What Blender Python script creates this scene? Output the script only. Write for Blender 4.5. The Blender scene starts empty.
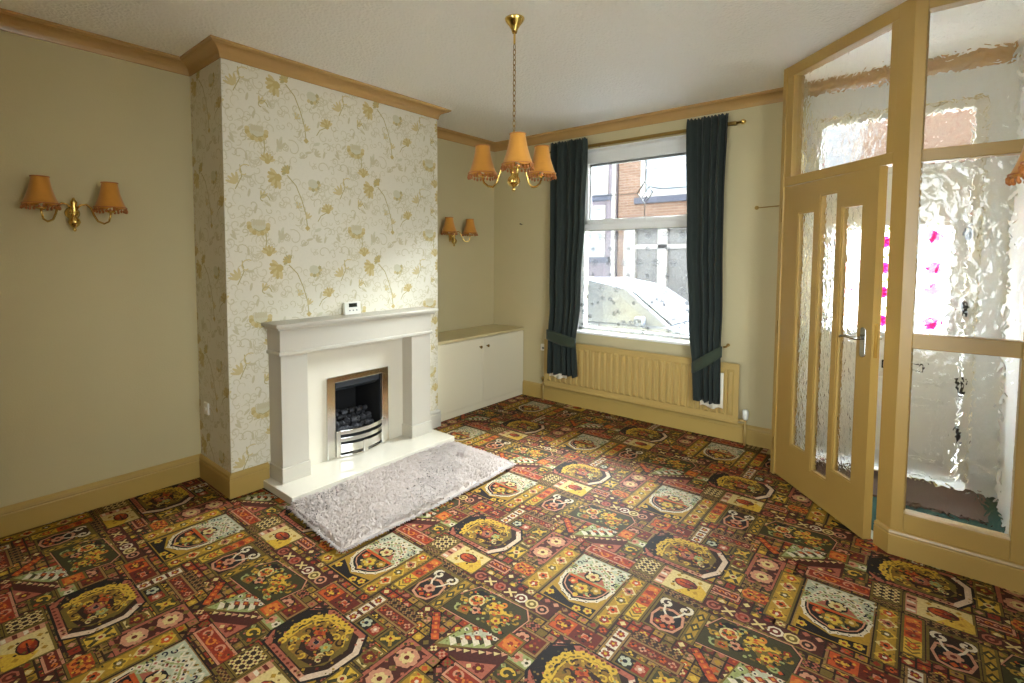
import bpy, math, random
from mathutils import Vector, Matrix
PI = math.pi
SC = bpy.context.scene
COL = SC.collection

# ------------------------------------------------------------------ colour helpers
def lin(c):
    c = c / 255.0
    return c / 12.92 if c <= 0.04045 else ((c + 0.055) / 1.055) ** 2.4
def rgb(r, g, b): return (lin(r), lin(g), lin(b), 1.0)

# ------------------------------------------------------------------ materials
def new_mat(name):
    m = bpy.data.materials.new(name); m.use_nodes = True
    nt = m.node_tree
    b = nt.nodes['Principled BSDF']
    return m, nt, b
def nd(nt, t, **kw):
    n = nt.nodes.new(t)
    for k, v in kw.items():
        if k in n.inputs.keys(): n.inputs[k].default_value = v
        else: setattr(n, k, v)
    return n
def mat(name, col, rough=0.6, metal=0.0, noise=0.06, nscale=8.0, bump=0.0, bscale=60.0, bdist=0.002, sheen=0.0, coat=0.0, spec=0.5, stretch=None):
    m, nt, b = new_mat(name)
    tc = nd(nt, 'ShaderNodeTexCoord')
    src = tc.outputs['Object']
    if stretch:
        mp = nd(nt, 'ShaderNodeMapping'); mp.inputs['Scale'].default_value = stretch
        nt.links.new(src, mp.inputs['Vector']); src = mp.outputs['Vector']
    n = nd(nt, 'ShaderNodeTexNoise', Scale=nscale, Detail=4.0)
    nt.links.new(src, n.inputs['Vector'])
    mx = nd(nt, 'ShaderNodeMix', data_type='RGBA')
    c = col
    mx.inputs['A'].default_value = (c[0]*(1-noise), c[1]*(1-noise), c[2]*(1-noise), 1)
    mx.inputs['B'].default_value = (min(1, c[0]*(1+noise)), min(1, c[1]*(1+noise)), min(1, c[2]*(1+noise)), 1)
    nt.links.new(n.outputs['Fac'], mx.inputs['Factor'])
    nt.links.new(mx.outputs['Result'], b.inputs['Base Color'])
    b.inputs['Roughness'].default_value = rough
    b.inputs['Metallic'].default_value = metal
    b.inputs['Specular IOR Level'].default_value = spec
    if sheen: b.inputs['Sheen Weight'].default_value = sheen
    if coat:
        b.inputs['Coat Weight'].default_value = coat; b.inputs['Coat Roughness'].default_value = 0.08
    if bump:
        n2 = nd(nt, 'ShaderNodeTexNoise', Scale=bscale, Detail=3.0)
        nt.links.new(src, n2.inputs['Vector'])
        bp = nd(nt, 'ShaderNodeBump', Strength=bump, Distance=bdist)
        nt.links.new(n2.outputs['Fac'], bp.inputs['Height'])
        nt.links.new(bp.outputs['Normal'], b.inputs['Normal'])
    return m

M = {}
M['wall'] = mat('cream_woodchip_wall', rgb(190, 178, 138), 0.75, noise=0.04, nscale=2.5, bump=0.5, bscale=130, bdist=0.002)
M['porch_wall'] = mat('pale_porch_wall', rgb(226, 229, 230), 0.7, noise=0.06, nscale=3, bump=0.6, bscale=45, bdist=0.004)
M['trim'] = mat('cream_gloss_paint', rgb(174, 146, 80), 0.35, noise=0.04, nscale=6)
M['frame'] = mat('porch_cream_paint', rgb(160, 128, 66), 0.35, noise=0.05, nscale=5)
M['cornice'] = mat('tan_cornice_paint', rgb(178, 142, 88), 0.22, noise=0.05, nscale=5)
M['surround'] = mat('cream_satin_surround', rgb(188, 182, 167), 0.4, noise=0.02)
M['hearth'] = mat('cream_marble_hearth', rgb(212, 205, 187), 0.12, noise=0.03, nscale=9)
M['cupboard'] = mat('cream_cupboard_paint', rgb(226, 219, 192), 0.45, noise=0.03, nscale=4, stretch=(1, 1, .1))
M['worktop'] = mat('cream_cupboard_top', rgb(206, 190, 142), 0.35, noise=0.03)
M['chrome'] = mat('polished_chrome', rgb(222, 220, 214), 0.16, metal=1.0, noise=0.02)
M['steel'] = mat('dull_steel_handle', rgb(190, 188, 182), 0.25, metal=1.0, noise=0.02)
M['brass'] = mat('polished_brass', rgb(226, 194, 112), 0.16, metal=1.0, noise=0.04, nscale=20)
M['oldbrass'] = mat('aged_brass', rgb(150, 122, 66), 0.35, metal=1.0, noise=0.1, nscale=30)
M['shade'] = mat('gold_shade_fabric', rgb(186, 126, 36), 0.8, noise=0.08, nscale=40, sheen=0.3)
M['fringe'] = mat('amber_bead_fringe', rgb(160, 96, 40), 0.5, noise=0.25, nscale=60)
M['bulb'] = mat('white_candle_tube', rgb(232, 222, 196), 0.4, noise=0.02)
M['black'] = mat('matt_black_firebox', rgb(16, 15, 15), 0.8, noise=0.2)
M['blacksteel'] = mat('dark_grey_canopy', rgb(70, 76, 84), 0.35, metal=0.6, noise=0.1)
M['coal'] = mat('grey_black_coal', rgb(52, 52, 56), 0.7, noise=0.5, nscale=30, bump=0.6, bscale=60)
M['rug'] = mat('pale_sheepskin_pile', rgb(178, 164, 153), 0.95, noise=0.16, nscale=30, sheen=0.3)
M['curtain'] = mat('dark_green_velvet', rgb(29, 38, 32), 0.85, noise=0.25, nscale=10, sheen=0.08, stretch=(8, 1, .6))
M['tie'] = mat('moss_green_tieback', rgb(44, 54, 36), 0.85, noise=0.15, nscale=30, sheen=0.15)
M['lining'] = mat('white_curtain_lining', rgb(232, 226, 205), 0.9, noise=0.03)
M['radiator'] = mat('cream_radiator_enamel', rgb(178, 150, 88), 0.35, noise=0.03)
M['plastic'] = mat('white_plastic', rgb(230, 228, 218), 0.35, noise=0.02)
M['lcd'] = mat('dark_lcd_glass', rgb(42, 44, 38), 0.15, noise=0.1)
M['upvc'] = mat('white_window_plastic', rgb(234, 234, 230), 0.3, noise=0.02)
M['gasket'] = mat('grey_window_gasket', rgb(120, 122, 120), 0.5, noise=0.05)
M['lead'] = mat('dark_lead_came', rgb(92, 94, 92), 0.5, metal=0.4, noise=0.1)
M['blackiron'] = mat('black_iron', rgb(22, 22, 24), 0.4, noise=0.1)
M['mat_brown'] = mat('brown_coir', rgb(96, 78, 66), 0.95, noise=0.25, nscale=90, bump=0.6, bscale=200)
M['green_carpet'] = mat('dark_green_carpet', rgb(24, 66, 54), 0.95, noise=0.2, nscale=120, bump=0.5, bscale=260)
M['tar'] = mat('grey_tarmac', rgb(166, 166, 169), 0.9, noise=0.15, nscale=20)
M['paving'] = mat('pale_paving', rgb(196, 193, 186), 0.85, noise=0.1, nscale=6)
M['flags'] = mat('pale_concrete_flags', rgb(214, 211, 204), 0.85, noise=0.06, nscale=6)
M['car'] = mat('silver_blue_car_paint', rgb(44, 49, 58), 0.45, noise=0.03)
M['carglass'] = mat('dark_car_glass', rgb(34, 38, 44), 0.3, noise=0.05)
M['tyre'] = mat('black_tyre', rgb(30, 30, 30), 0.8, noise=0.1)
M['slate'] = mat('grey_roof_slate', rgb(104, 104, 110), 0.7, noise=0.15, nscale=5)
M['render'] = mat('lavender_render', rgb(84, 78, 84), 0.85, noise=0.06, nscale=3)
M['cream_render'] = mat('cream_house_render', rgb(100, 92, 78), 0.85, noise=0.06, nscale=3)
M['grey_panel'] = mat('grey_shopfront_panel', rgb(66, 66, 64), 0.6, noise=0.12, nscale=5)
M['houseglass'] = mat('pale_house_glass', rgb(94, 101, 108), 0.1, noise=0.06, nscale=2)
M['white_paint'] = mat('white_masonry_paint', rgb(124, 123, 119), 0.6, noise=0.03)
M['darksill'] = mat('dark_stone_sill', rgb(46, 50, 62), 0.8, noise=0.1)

def ceiling_mat():
    m, nt, b = new_mat('stippled_white_ceiling')
    b.inputs['Base Color'].default_value = rgb(245, 245, 240); b.inputs['Roughness'].default_value = 0.55
    tc = nd(nt, 'ShaderNodeTexCoord')
    n = nd(nt, 'ShaderNodeTexNoise', Scale=48.0, Detail=4.0, Distortion=0.6)
    v = nd(nt, 'ShaderNodeTexVoronoi', Scale=55.0)
    nt.links.new(tc.outputs['Object'], n.inputs['Vector']); nt.links.new(tc.outputs['Object'], v.inputs['Vector'])
    ad = nd(nt, 'ShaderNodeMath', operation='ADD')
    nt.links.new(n.outputs['Fac'], ad.inputs[0]); nt.links.new(v.outputs['Distance'], ad.inputs[1])
    bp = nd(nt, 'ShaderNodeBump', Strength=0.8, Distance=0.006)
    nt.links.new(ad.outputs[0], bp.inputs['Height']); nt.links.new(bp.outputs['Normal'], b.inputs['Normal'])
    return m
M['ceiling'] = ceiling_mat()

def attr_mat(name, rough, spec, nscale, namt, bscale, bstr, bdist, gain=1.0, sheen=0.0):
    """colour comes from the woven / printed pattern stored on the faces, plus a fine thread-level variation"""
    m, nt, b = new_mat(name)
    at = nd(nt, 'ShaderNodeAttribute', attribute_name='pattern')
    tc = nd(nt, 'ShaderNodeTexCoord')
    n = nd(nt, 'ShaderNodeTexNoise', Scale=nscale, Detail=3.0)
    nt.links.new(tc.outputs['Object'], n.inputs['Vector'])
    mr = nd(nt, 'ShaderNodeMapRange')
    mr.inputs['To Min'].default_value = gain * (1 - namt); mr.inputs['To Max'].default_value = gain * (1 + namt)
    b.inputs['Sheen Weight'].default_value = sheen; b.inputs['Sheen Roughness'].default_value = .45
    nt.links.new(n.outputs['Fac'], mr.inputs['Value'])
    mx = nd(nt, 'ShaderNodeVectorMath', operation='SCALE')
    nt.links.new(at.outputs['Color'], mx.inputs[0]); nt.links.new(mr.outputs['Result'], mx.inputs['Scale'])
    nt.links.new(mx.outputs['Vector'], b.inputs['Base Color'])
    b.inputs['Roughness'].default_value = rough; b.inputs['Specular IOR Level'].default_value = spec
    n2 = nd(nt, 'ShaderNodeTexNoise', Scale=bscale, Detail=2.0)
    nt.links.new(tc.outputs['Object'], n2.inputs['Vector'])
    bp = nd(nt, 'ShaderNodeBump', Strength=bstr, Distance=bdist)
    nt.links.new(n2.outputs['Fac'], bp.inputs['Height']); nt.links.new(bp.outputs['Normal'], b.inputs['Normal'])
    return m
M['carpet'] = attr_mat('patterned_axminster', 0.75, 0.16, 105, 0.45, 320, 0.5, 0.002, .53, .0)
M['paper'] = attr_mat('floral_wallpaper', 0.55, 0.4, 60, 0.05, 220, 0.3, 0.001)

def obscure_glass(name, scale, strength, stretch):
    """hammered obscure glass: a solid slab whose surface is rippled"""
    m, nt, b = new_mat(name)
    b.inputs['Base Color'].default_value = (0.98, 0.99, 0.98, 1)
    b.inputs['Roughness'].default_value = 0.02
    b.inputs['IOR'].default_value = 1.45
    b.inputs['Transmission Weight'].default_value = 1.0
    tc = nd(nt, 'ShaderNodeTexCoord')
    mp = nd(nt, 'ShaderNodeMapping'); mp.inputs['Scale'].default_value = stretch
    nt.links.new(tc.outputs['Object'], mp.inputs['Vector'])
    n = nd(nt, 'ShaderNodeTexNoise', Scale=scale, Detail=1.0, Distortion=0.7)
    nt.links.new(mp.outputs['Vector'], n.inputs['Vector'])
    v = nd(nt, 'ShaderNodeTexVoronoi', Scale=scale * 0.8, feature='SMOOTH_F1')
    nt.links.new(mp.outputs['Vector'], v.inputs['Vector'])
    ad = nd(nt, 'ShaderNodeMath', operation='ADD')
    nt.links.new(n.outputs['Fac'], ad.inputs[0]); nt.links.new(v.outputs['Distance'], ad.inputs[1])
    bp = nd(nt, 'ShaderNodeBump', Strength=strength, Distance=0.01)
    nt.links.new(ad.outputs[0], bp.inputs['Height']); nt.links.new(bp.outputs['Normal'], b.inputs['Normal'])
    return m
M['obscure'] = obscure_glass('hammered_obscure_glass', 26.0, 0.23, (1, 1, .8))
M['obscure_fine'] = obscure_glass('reeded_hammered_glass', 42.0, 0.30, (1, 1, .7))

def clear_glass():
    m, nt, b = new_mat('clear_window_glass')
    nt.nodes.remove(b)
    out = nt.nodes['Material Output']
    tr = nd(nt, 'ShaderNodeBsdfTransparent'); gl = nd(nt, 'ShaderNodeBsdfGlossy', Roughness=0.02)
    fr = nd(nt, 'ShaderNodeFresnel', IOR=1.45); mx = nd(nt, 'ShaderNodeMixShader')
    nt.links.new(fr.outputs[0], mx.inputs[0]); nt.links.new(tr.outputs[0], mx.inputs[1]); nt.links.new(gl.outputs[0], mx.inputs[2])
    nt.links.new(mx.outputs[0], out.inputs['Surface'])
    return m
M['glass'] = clear_glass()

def sheer(name, col, open_frac):
    m, nt, b = new_mat(name)
    nt.nodes.remove(b); out = nt.nodes['Material Output']
    tr = nd(nt, 'ShaderNodeBsdfTransparent'); df = nd(nt, 'ShaderNodeBsdfDiffuse'); tl = nd(nt, 'ShaderNodeBsdfTranslucent')
    df.inputs['Color'].default_value = col; tl.inputs['Color'].default_value = col
    a = nd(nt, 'ShaderNodeMixShader'); a.inputs[0].default_value = 0.6
    nt.links.new(df.outputs[0], a.inputs[1]); nt.links.new(tl.outputs[0], a.inputs[2])
    tc = nd(nt, 'ShaderNodeTexCoord'); n = nd(nt, 'ShaderNodeTexNoise', Scale=45.0, Detail=3.0)
    nt.links.new(tc.outputs['Object'], n.inputs['Vector'])
    mr = nd(nt, 'ShaderNodeMapRange'); mr.inputs['From Min'].default_value = .3; mr.inputs['From Max'].default_value = .7
    mr.inputs['To Min'].default_value = max(0, open_frac - .14); mr.inputs['To Max'].default_value = open_frac + .14
    nt.links.new(n.outputs['Fac'], mr.inputs['Value'])
    mx = nd(nt, 'ShaderNodeMixShader')
    nt.links.new(mr.outputs['Result'], mx.inputs[0]); nt.links.new(a.outputs[0], mx.inputs[1]); nt.links.new(tr.outputs[0], mx.inputs[2])
    nt.links.new(mx.outputs[0], out.inputs['Surface'])
    return m
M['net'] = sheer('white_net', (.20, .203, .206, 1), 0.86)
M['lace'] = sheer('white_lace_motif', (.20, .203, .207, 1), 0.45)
M['pink'] = sheer('pink_glass_petal', (.70, .03, .22, 1), 0.0)
M['leafgreen'] = sheer('green_glass_leaf', (.35, .5, .10, 1), 0.0)
M['frosted'] = sheer('frosted_door_glass', (.95, .96, .97, 1), 0.35)

def brick_mat():
    m, nt, b = new_mat('orange_brickwork')
    tc = nd(nt, 'ShaderNodeTexCoord')
    sp = nd(nt, 'ShaderNodeSeparateXYZ'); cb = nd(nt, 'ShaderNodeCombineXYZ')
    nt.links.new(tc.outputs['Object'], sp.inputs[0])
    nt.links.new(sp.outputs['X'], cb.inputs['X']); nt.links.new(sp.outputs['Z'], cb.inputs['Y'])
    br = nd(nt, 'ShaderNodeTexBrick', Scale=1.0)
    br.inputs['Brick Width'].default_value = .225; br.inputs['Row Height'].default_value = .075
    br.inputs['Mortar Size'].default_value = .01
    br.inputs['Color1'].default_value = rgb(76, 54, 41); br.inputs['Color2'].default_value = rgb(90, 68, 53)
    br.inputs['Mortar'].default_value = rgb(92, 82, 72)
    nt.links.new(cb.outputs[0], br.inputs['Vector']); nt.links.new(br.outputs['Color'], b.inputs['Base Color'])
    b.inputs['Roughness'].default_value = .85
    return m
M['brick'] = brick_mat()

# ------------------------------------------------------------------ mesh builder
class MB:
    def __init__(s): s.v = []; s.f = []; s.c = None
    def add(s, vs, fs):
        b = len(s.v); s.v += [tuple(v) for v in vs]; s.f += [tuple(b + i for i in f) for f in fs]; return s
    def box(s, x0, y0, z0, x1, y1, z1, xf=None):
        vs = [(x, y, z) for z in (z0, z1) for y in (y0, y1) for x in (x0, x1)]
        if xf: vs = [xf(*v) for v in vs]
        return s.add(vs, [(0, 2, 3, 1), (4, 5, 7, 6), (0, 1, 5, 4), (2, 6, 7, 3), (0, 4, 6, 2), (1, 3, 7, 5)])
    def prism(s, pts, z0, z1):
        """pts: xy outline (counter-clockwise)"""
        n = len(pts)
        vs = [(x, y, z0) for x, y in pts] + [(x, y, z1) for x, y in pts]
        fs = [tuple(reversed(range(n))), tuple(range(n, 2 * n))] + [(i, (i + 1) % n, n + (i + 1) % n, n + i) for i in range(n)]
        return s.add(vs, fs)
    def extrude(s, pts, fn):
        """pts: 2-D outline; fn(p, t) -> xyz for t 0/1"""
        n = len(pts)
        vs = [fn(p, 0) for p in pts] + [fn(p, 1) for p in pts]
        return s.add(vs, [tuple(reversed(range(n))), tuple(range(n, 2 * n))] + [(i, (i + 1) % n, n + (i + 1) % n, n + i) for i in range(n)])
    def tube(s, path, r, n=8, closed=False):
        path = [Vector(p) for p in path]; k = len(path); rings = []
        rr = r if isinstance(r, (list, tuple)) else [r] * k
        up = None
        for i in range(k):
            if closed: t = path[(i + 1) % k] - path[i - 1]
            else: t = path[min(i + 1, k - 1)] - path[max(i - 1, 0)]
            t.normalize()
            if up is None:
                up = Vector((0, 0, 1)) if abs(t.z) < .9 else Vector((1, 0, 0))
            a = t.cross(up)
            if a.length < 1e-6: a = t.cross(Vector((0, 1, 0)))
            a.normalize(); b = a.cross(t).normalized(); up = b
            rings.append([path[i] + (a * math.cos(2 * PI * j / n) + b * math.sin(2 * PI * j / n)) * rr[i] for j in range(n)])
        vs = [v for q in rings for v in q]; fs = []
        m = k if closed else k - 1
        for i in range(m):
            for j in range(n):
                i2 = (i + 1) % k
                fs.append((i * n + j, i * n + (j + 1) % n, i2 * n + (j + 1) % n, i2 * n + j))
        if not closed: fs += [tuple(range(n)), tuple(reversed(range((k - 1) * n, k * n)))]
        return s.add(vs, fs)
    def lathe(s, prof, c=(0, 0, 0), n=24, axis='z', cap=True, mod=None):
        """prof: (radius, height) list; axis: direction of the height"""
        vs = []; fs = []
        for (r, h) in prof:
            for j in range(n):
                a = 2 * PI * j / n
                rr, hh = mod(r, h, a) if mod else (r, h)
                x, y = rr * math.cos(a), rr * math.sin(a)
                p = {'z': (x, y, hh), 'x': (hh, x, y), 'y': (x, hh, y)}[axis]
                vs.append((c[0] + p[0], c[1] + p[1], c[2] + p[2]))
        k = len(prof)
        for i in range(k - 1):
            for j in range(n):
                fs.append((i * n + j, i * n + (j + 1) % n, (i + 1) * n + (j + 1) % n, (i + 1) * n + j))
        if cap: fs += [tuple(reversed(range(n))), tuple(range((k - 1) * n, k * n))]
        return s.add(vs, fs)
    def grid(s, fn, nu, nv):
        vs = [fn(i / nu, j / nv) for j in range(nv + 1) for i in range(nu + 1)]
        fs = [(j * (nu + 1) + i, j * (nu + 1) + i + 1, (j + 1) * (nu + 1) + i + 1, (j + 1) * (nu + 1) + i) for j in range(nv) for i in range(nu)]
        return s.add(vs, fs)
    def build(s, name, m, parent=None, smooth=False, bevel=0.0, seg=2, solid=0.0, fixn=True):
        me = bpy.data.meshes.new(name)
        off = parent_origin(parent)
        me.from_pydata([(v[0] - off[0], v[1] - off[1], v[2] - off[2]) for v in s.v], [], s.f)
        if fixn:
            import bmesh
            bm = bmesh.new(); bm.from_mesh(me); bmesh.ops.recalc_face_normals(bm, faces=bm.faces); bm.to_mesh(me); bm.free()
        me.materials.append(m)
        if smooth: me.polygons.foreach_set('use_smooth', [True] * len(me.polygons))
        o = bpy.data.objects.new(name, me); COL.objects.link(o)
        if parent: o.parent = parent
        if solid:
            md = o.modifiers.new('solid', 'SOLIDIFY'); md.thickness = solid; md.offset = 0
        if bevel:
            md = o.modifiers.new('bevel', 'BEVEL'); md.width = bevel; md.segments = seg; md.limit_method = 'ANGLE'; md.angle_limit = math.radians(40)
            md.harden_normals = False
        return o
ORIG = {}
def parent_origin(p):
    x = Vector((0, 0, 0))
    while p is not None:
        x += p.location; p = p.parent
    return x
def thing(name, label, cat, loc=(0, 0, 0), group=None):
    o = bpy.data.objects.new(name, None); COL.objects.link(o); o.location = loc
    o.empty_display_size = .05
    o['label'] = label; o['category'] = cat
    if group: o['group'] = group
    return o
def tag(o, label, cat, group=None):
    o['label'] = label; o['category'] = cat
    if group: o['group'] = group
    return o
def root_struct(name, loc=(0, 0, 0), label=None, cat=None):
    o = bpy.data.objects.new(name, None); COL.objects.link(o); o.location = loc; o['kind'] = 'structure'
    if label: o['label'] = label
    if cat: o['category'] = cat
    return o
def struct(o, label=None, cat=None):
    o['kind'] = 'structure'
    if label: o['label'] = label
    if cat: o['category'] = cat
    return o
def dup(root, loc, label, rotz=None):
    r = root.copy(); COL.objects.link(r); r.location = loc
    if rotz is not None: r.rotation_euler = (0, 0, rotz)
    r['label'] = label
    for ch in list(root.children):
        c = ch.copy(); COL.objects.link(c); c.parent = r
        for g in list(ch.children):
            d = g.copy(); COL.objects.link(d); d.parent = c
    return r

# ------------------------------------------------------------------ room dimensions (metres)
D = 4.527            # inner face of the window wall
C0, Y1, Y2 = .481, 1.387, 3.168      # chimney breast depth and sides
HT, HC = 2.7585, 2.677               # ceiling, lower edge of cornice
XR = 4.08            # right wall
YB = -1.35           # rear wall
SK = .155            # skirting height
Q, HQ = .425, .737   # alcove cupboard
A = Vector((2.925, 4.035)); B = Vector((3.592, 3.344))   # porch: ends of the diagonal side
DV = (B - A).normalized(); DN = Vector((-DV.y, DV.x))    # along the diagonal, into the porch
WX0, WX1, WZ0, WZ1 = 1.03, 2.27, .765, 2.545             # window opening
FX0, FX1, FZ1 = 3.03, 3.93, 2.50                         # front door opening

# ------------------------------------------------------------------ pattern painter (convex polygons in 2-D, layered)
class Painter:
    def __init__(s): s.p = []
    def poly(s, pts, c): s.p.append((pts, c))
    def rect(s, x0, y0, x1, y1, c): s.poly([(x0, y0), (x1, y0), (x1, y1), (x0, y1)], c)
    def disc(s, x, y, r, c, n=8, ry=None, rot=0):
        ry = ry or r; cr, sr = math.cos(rot), math.sin(rot); q = []
        for k in range(n):
            a = 2 * PI * (k + .5) / n; ex, ey = r * math.cos(a), ry * math.sin(a)
            q.append((x + ex * cr - ey * sr, y + ex * sr + ey * cr))
        s.poly(q, c)
    def dia(s, x, y, r, c, ry=None): ry = ry or r; s.poly([(x - r, y), (x, y - ry), (x + r, y), (x, y + ry)], c)
    def flower(s, x, y, r, c, cc, n=6, out=None, rot=0):
        if out: s.disc(x, y, r * 1.25, out, 10)
        for k in range(n):
            a = rot + 2 * PI * k / n; s.disc(x + r * .6 * math.cos(a), y + r * .6 * math.sin(a), r * .42, c, 6)
        s.disc(x, y, r * .38, cc, 6)
    def stroke(s, pts, w, c, closed=False):
        if closed: pts = list(pts) + [pts[0]]
        for (a, b) in zip(pts[:-1], pts[1:]):
            dx, dy = b[0] - a[0], b[1] - a[1]; l = math.hypot(dx, dy)
            if l < 1e-7: continue
            nx, ny = -dy / l * w / 2, dx / l * w / 2; ex, ey = dx / l * w * .3, dy / l * w * .3
            s.poly([(a[0] - ex + nx, a[1] - ey + ny), (a[0] - ex - nx, a[1] - ey - ny), (b[0] + ex - nx, b[1] + ey - ny), (b[0] + ex + nx, b[1] + ey + ny)], c)
    def curl(s, x, y, r, a0, turn, w, c, n=12):
        s.stroke([(x + r * (1 - .75 * k / n) * math.cos(a0 + turn * k / n), y + r * (1 - .75 * k / n) * math.sin(a0 + turn * k / n)) for k in range(n + 1)], w, c)
    def fan(s, pts, c):
        cx = sum(p[0] for p in pts) / len(pts); cy = sum(p[1] for p in pts) / len(pts)
        for a, b in zip(pts, pts[1:] + pts[:1]): s.poly([(cx, cy), a, b], c)

def layers(polys, start=0, n_base=0):
    """stacking level of every polygon: one above the highest one already under it"""
    cell = .05; grid = {}; out = []
    for i, (pts, c) in enumerate(polys):
        xs = [p[0] for p in pts]; ys = [p[1] for p in pts]; b = (min(xs), min(ys), max(xs), max(ys))
        lv = start if i >= n_base else 0; seen = set()
        keys = [(gx, gy) for gx in range(int(b[0] // cell), int(b[2] // cell) + 1) for gy in range(int(b[1] // cell), int(b[3] // cell) + 1)]
        for k in keys:
            for j in grid.get(k, ()):
                if j in seen: continue
                seen.add(j); q = out[j][1]
                if q[0] < b[2] and b[0] < q[2] and q[1] < b[3] and b[1] < q[3]: lv = max(lv, out[j][0] + 1)
        for k in keys: grid.setdefault(k, []).append(i)
        out.append((lv, b))
    return [o[0] for o in out]

def clip(pts, x0, y0, x1, y1):
    for (ax, v, sg) in ((0, x0, 1), (0, x1, -1), (1, y0, 1), (1, y1, -1)):
        out = []
        for i in range(len(pts)):
            a, b = pts[i - 1], pts[i]
            da, db = sg * (a[ax] - v), sg * (b[ax] - v)
            if (da >= 0) != (db >= 0):
                t = da / (da - db); out.append((a[0] + t * (b[0] - a[0]), a[1] + t * (b[1] - a[1])))
            if db >= 0: out.append(b)
        pts = out
        if len(pts) < 3: return None
    return pts

class PatternMesh:
    """collects flat pattern polygons and their colours into one mesh"""
    def __init__(s): s.v = []; s.f = []; s.c = []
    def put(s, pts3, c): b = len(s.v); s.v += pts3; s.f.append(tuple(range(b, b + len(pts3)))); s.c.append(c)
    def build(s, name, m, parent=None):
        me = bpy.data.meshes.new(name); me.from_pydata(s.v, [], s.f)
        at = me.color_attributes.new('pattern', 'FLOAT_COLOR', 'CORNER')
        buf = []
        for f, c in zip(s.f, s.c): buf += list(c) * len(f)
        at.data.foreach_set('color', buf)
        me.materials.append(m)
        o = bpy.data.objects.new(name, me); COL.objects.link(o)
        if parent: o.parent = parent
        return o

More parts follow.
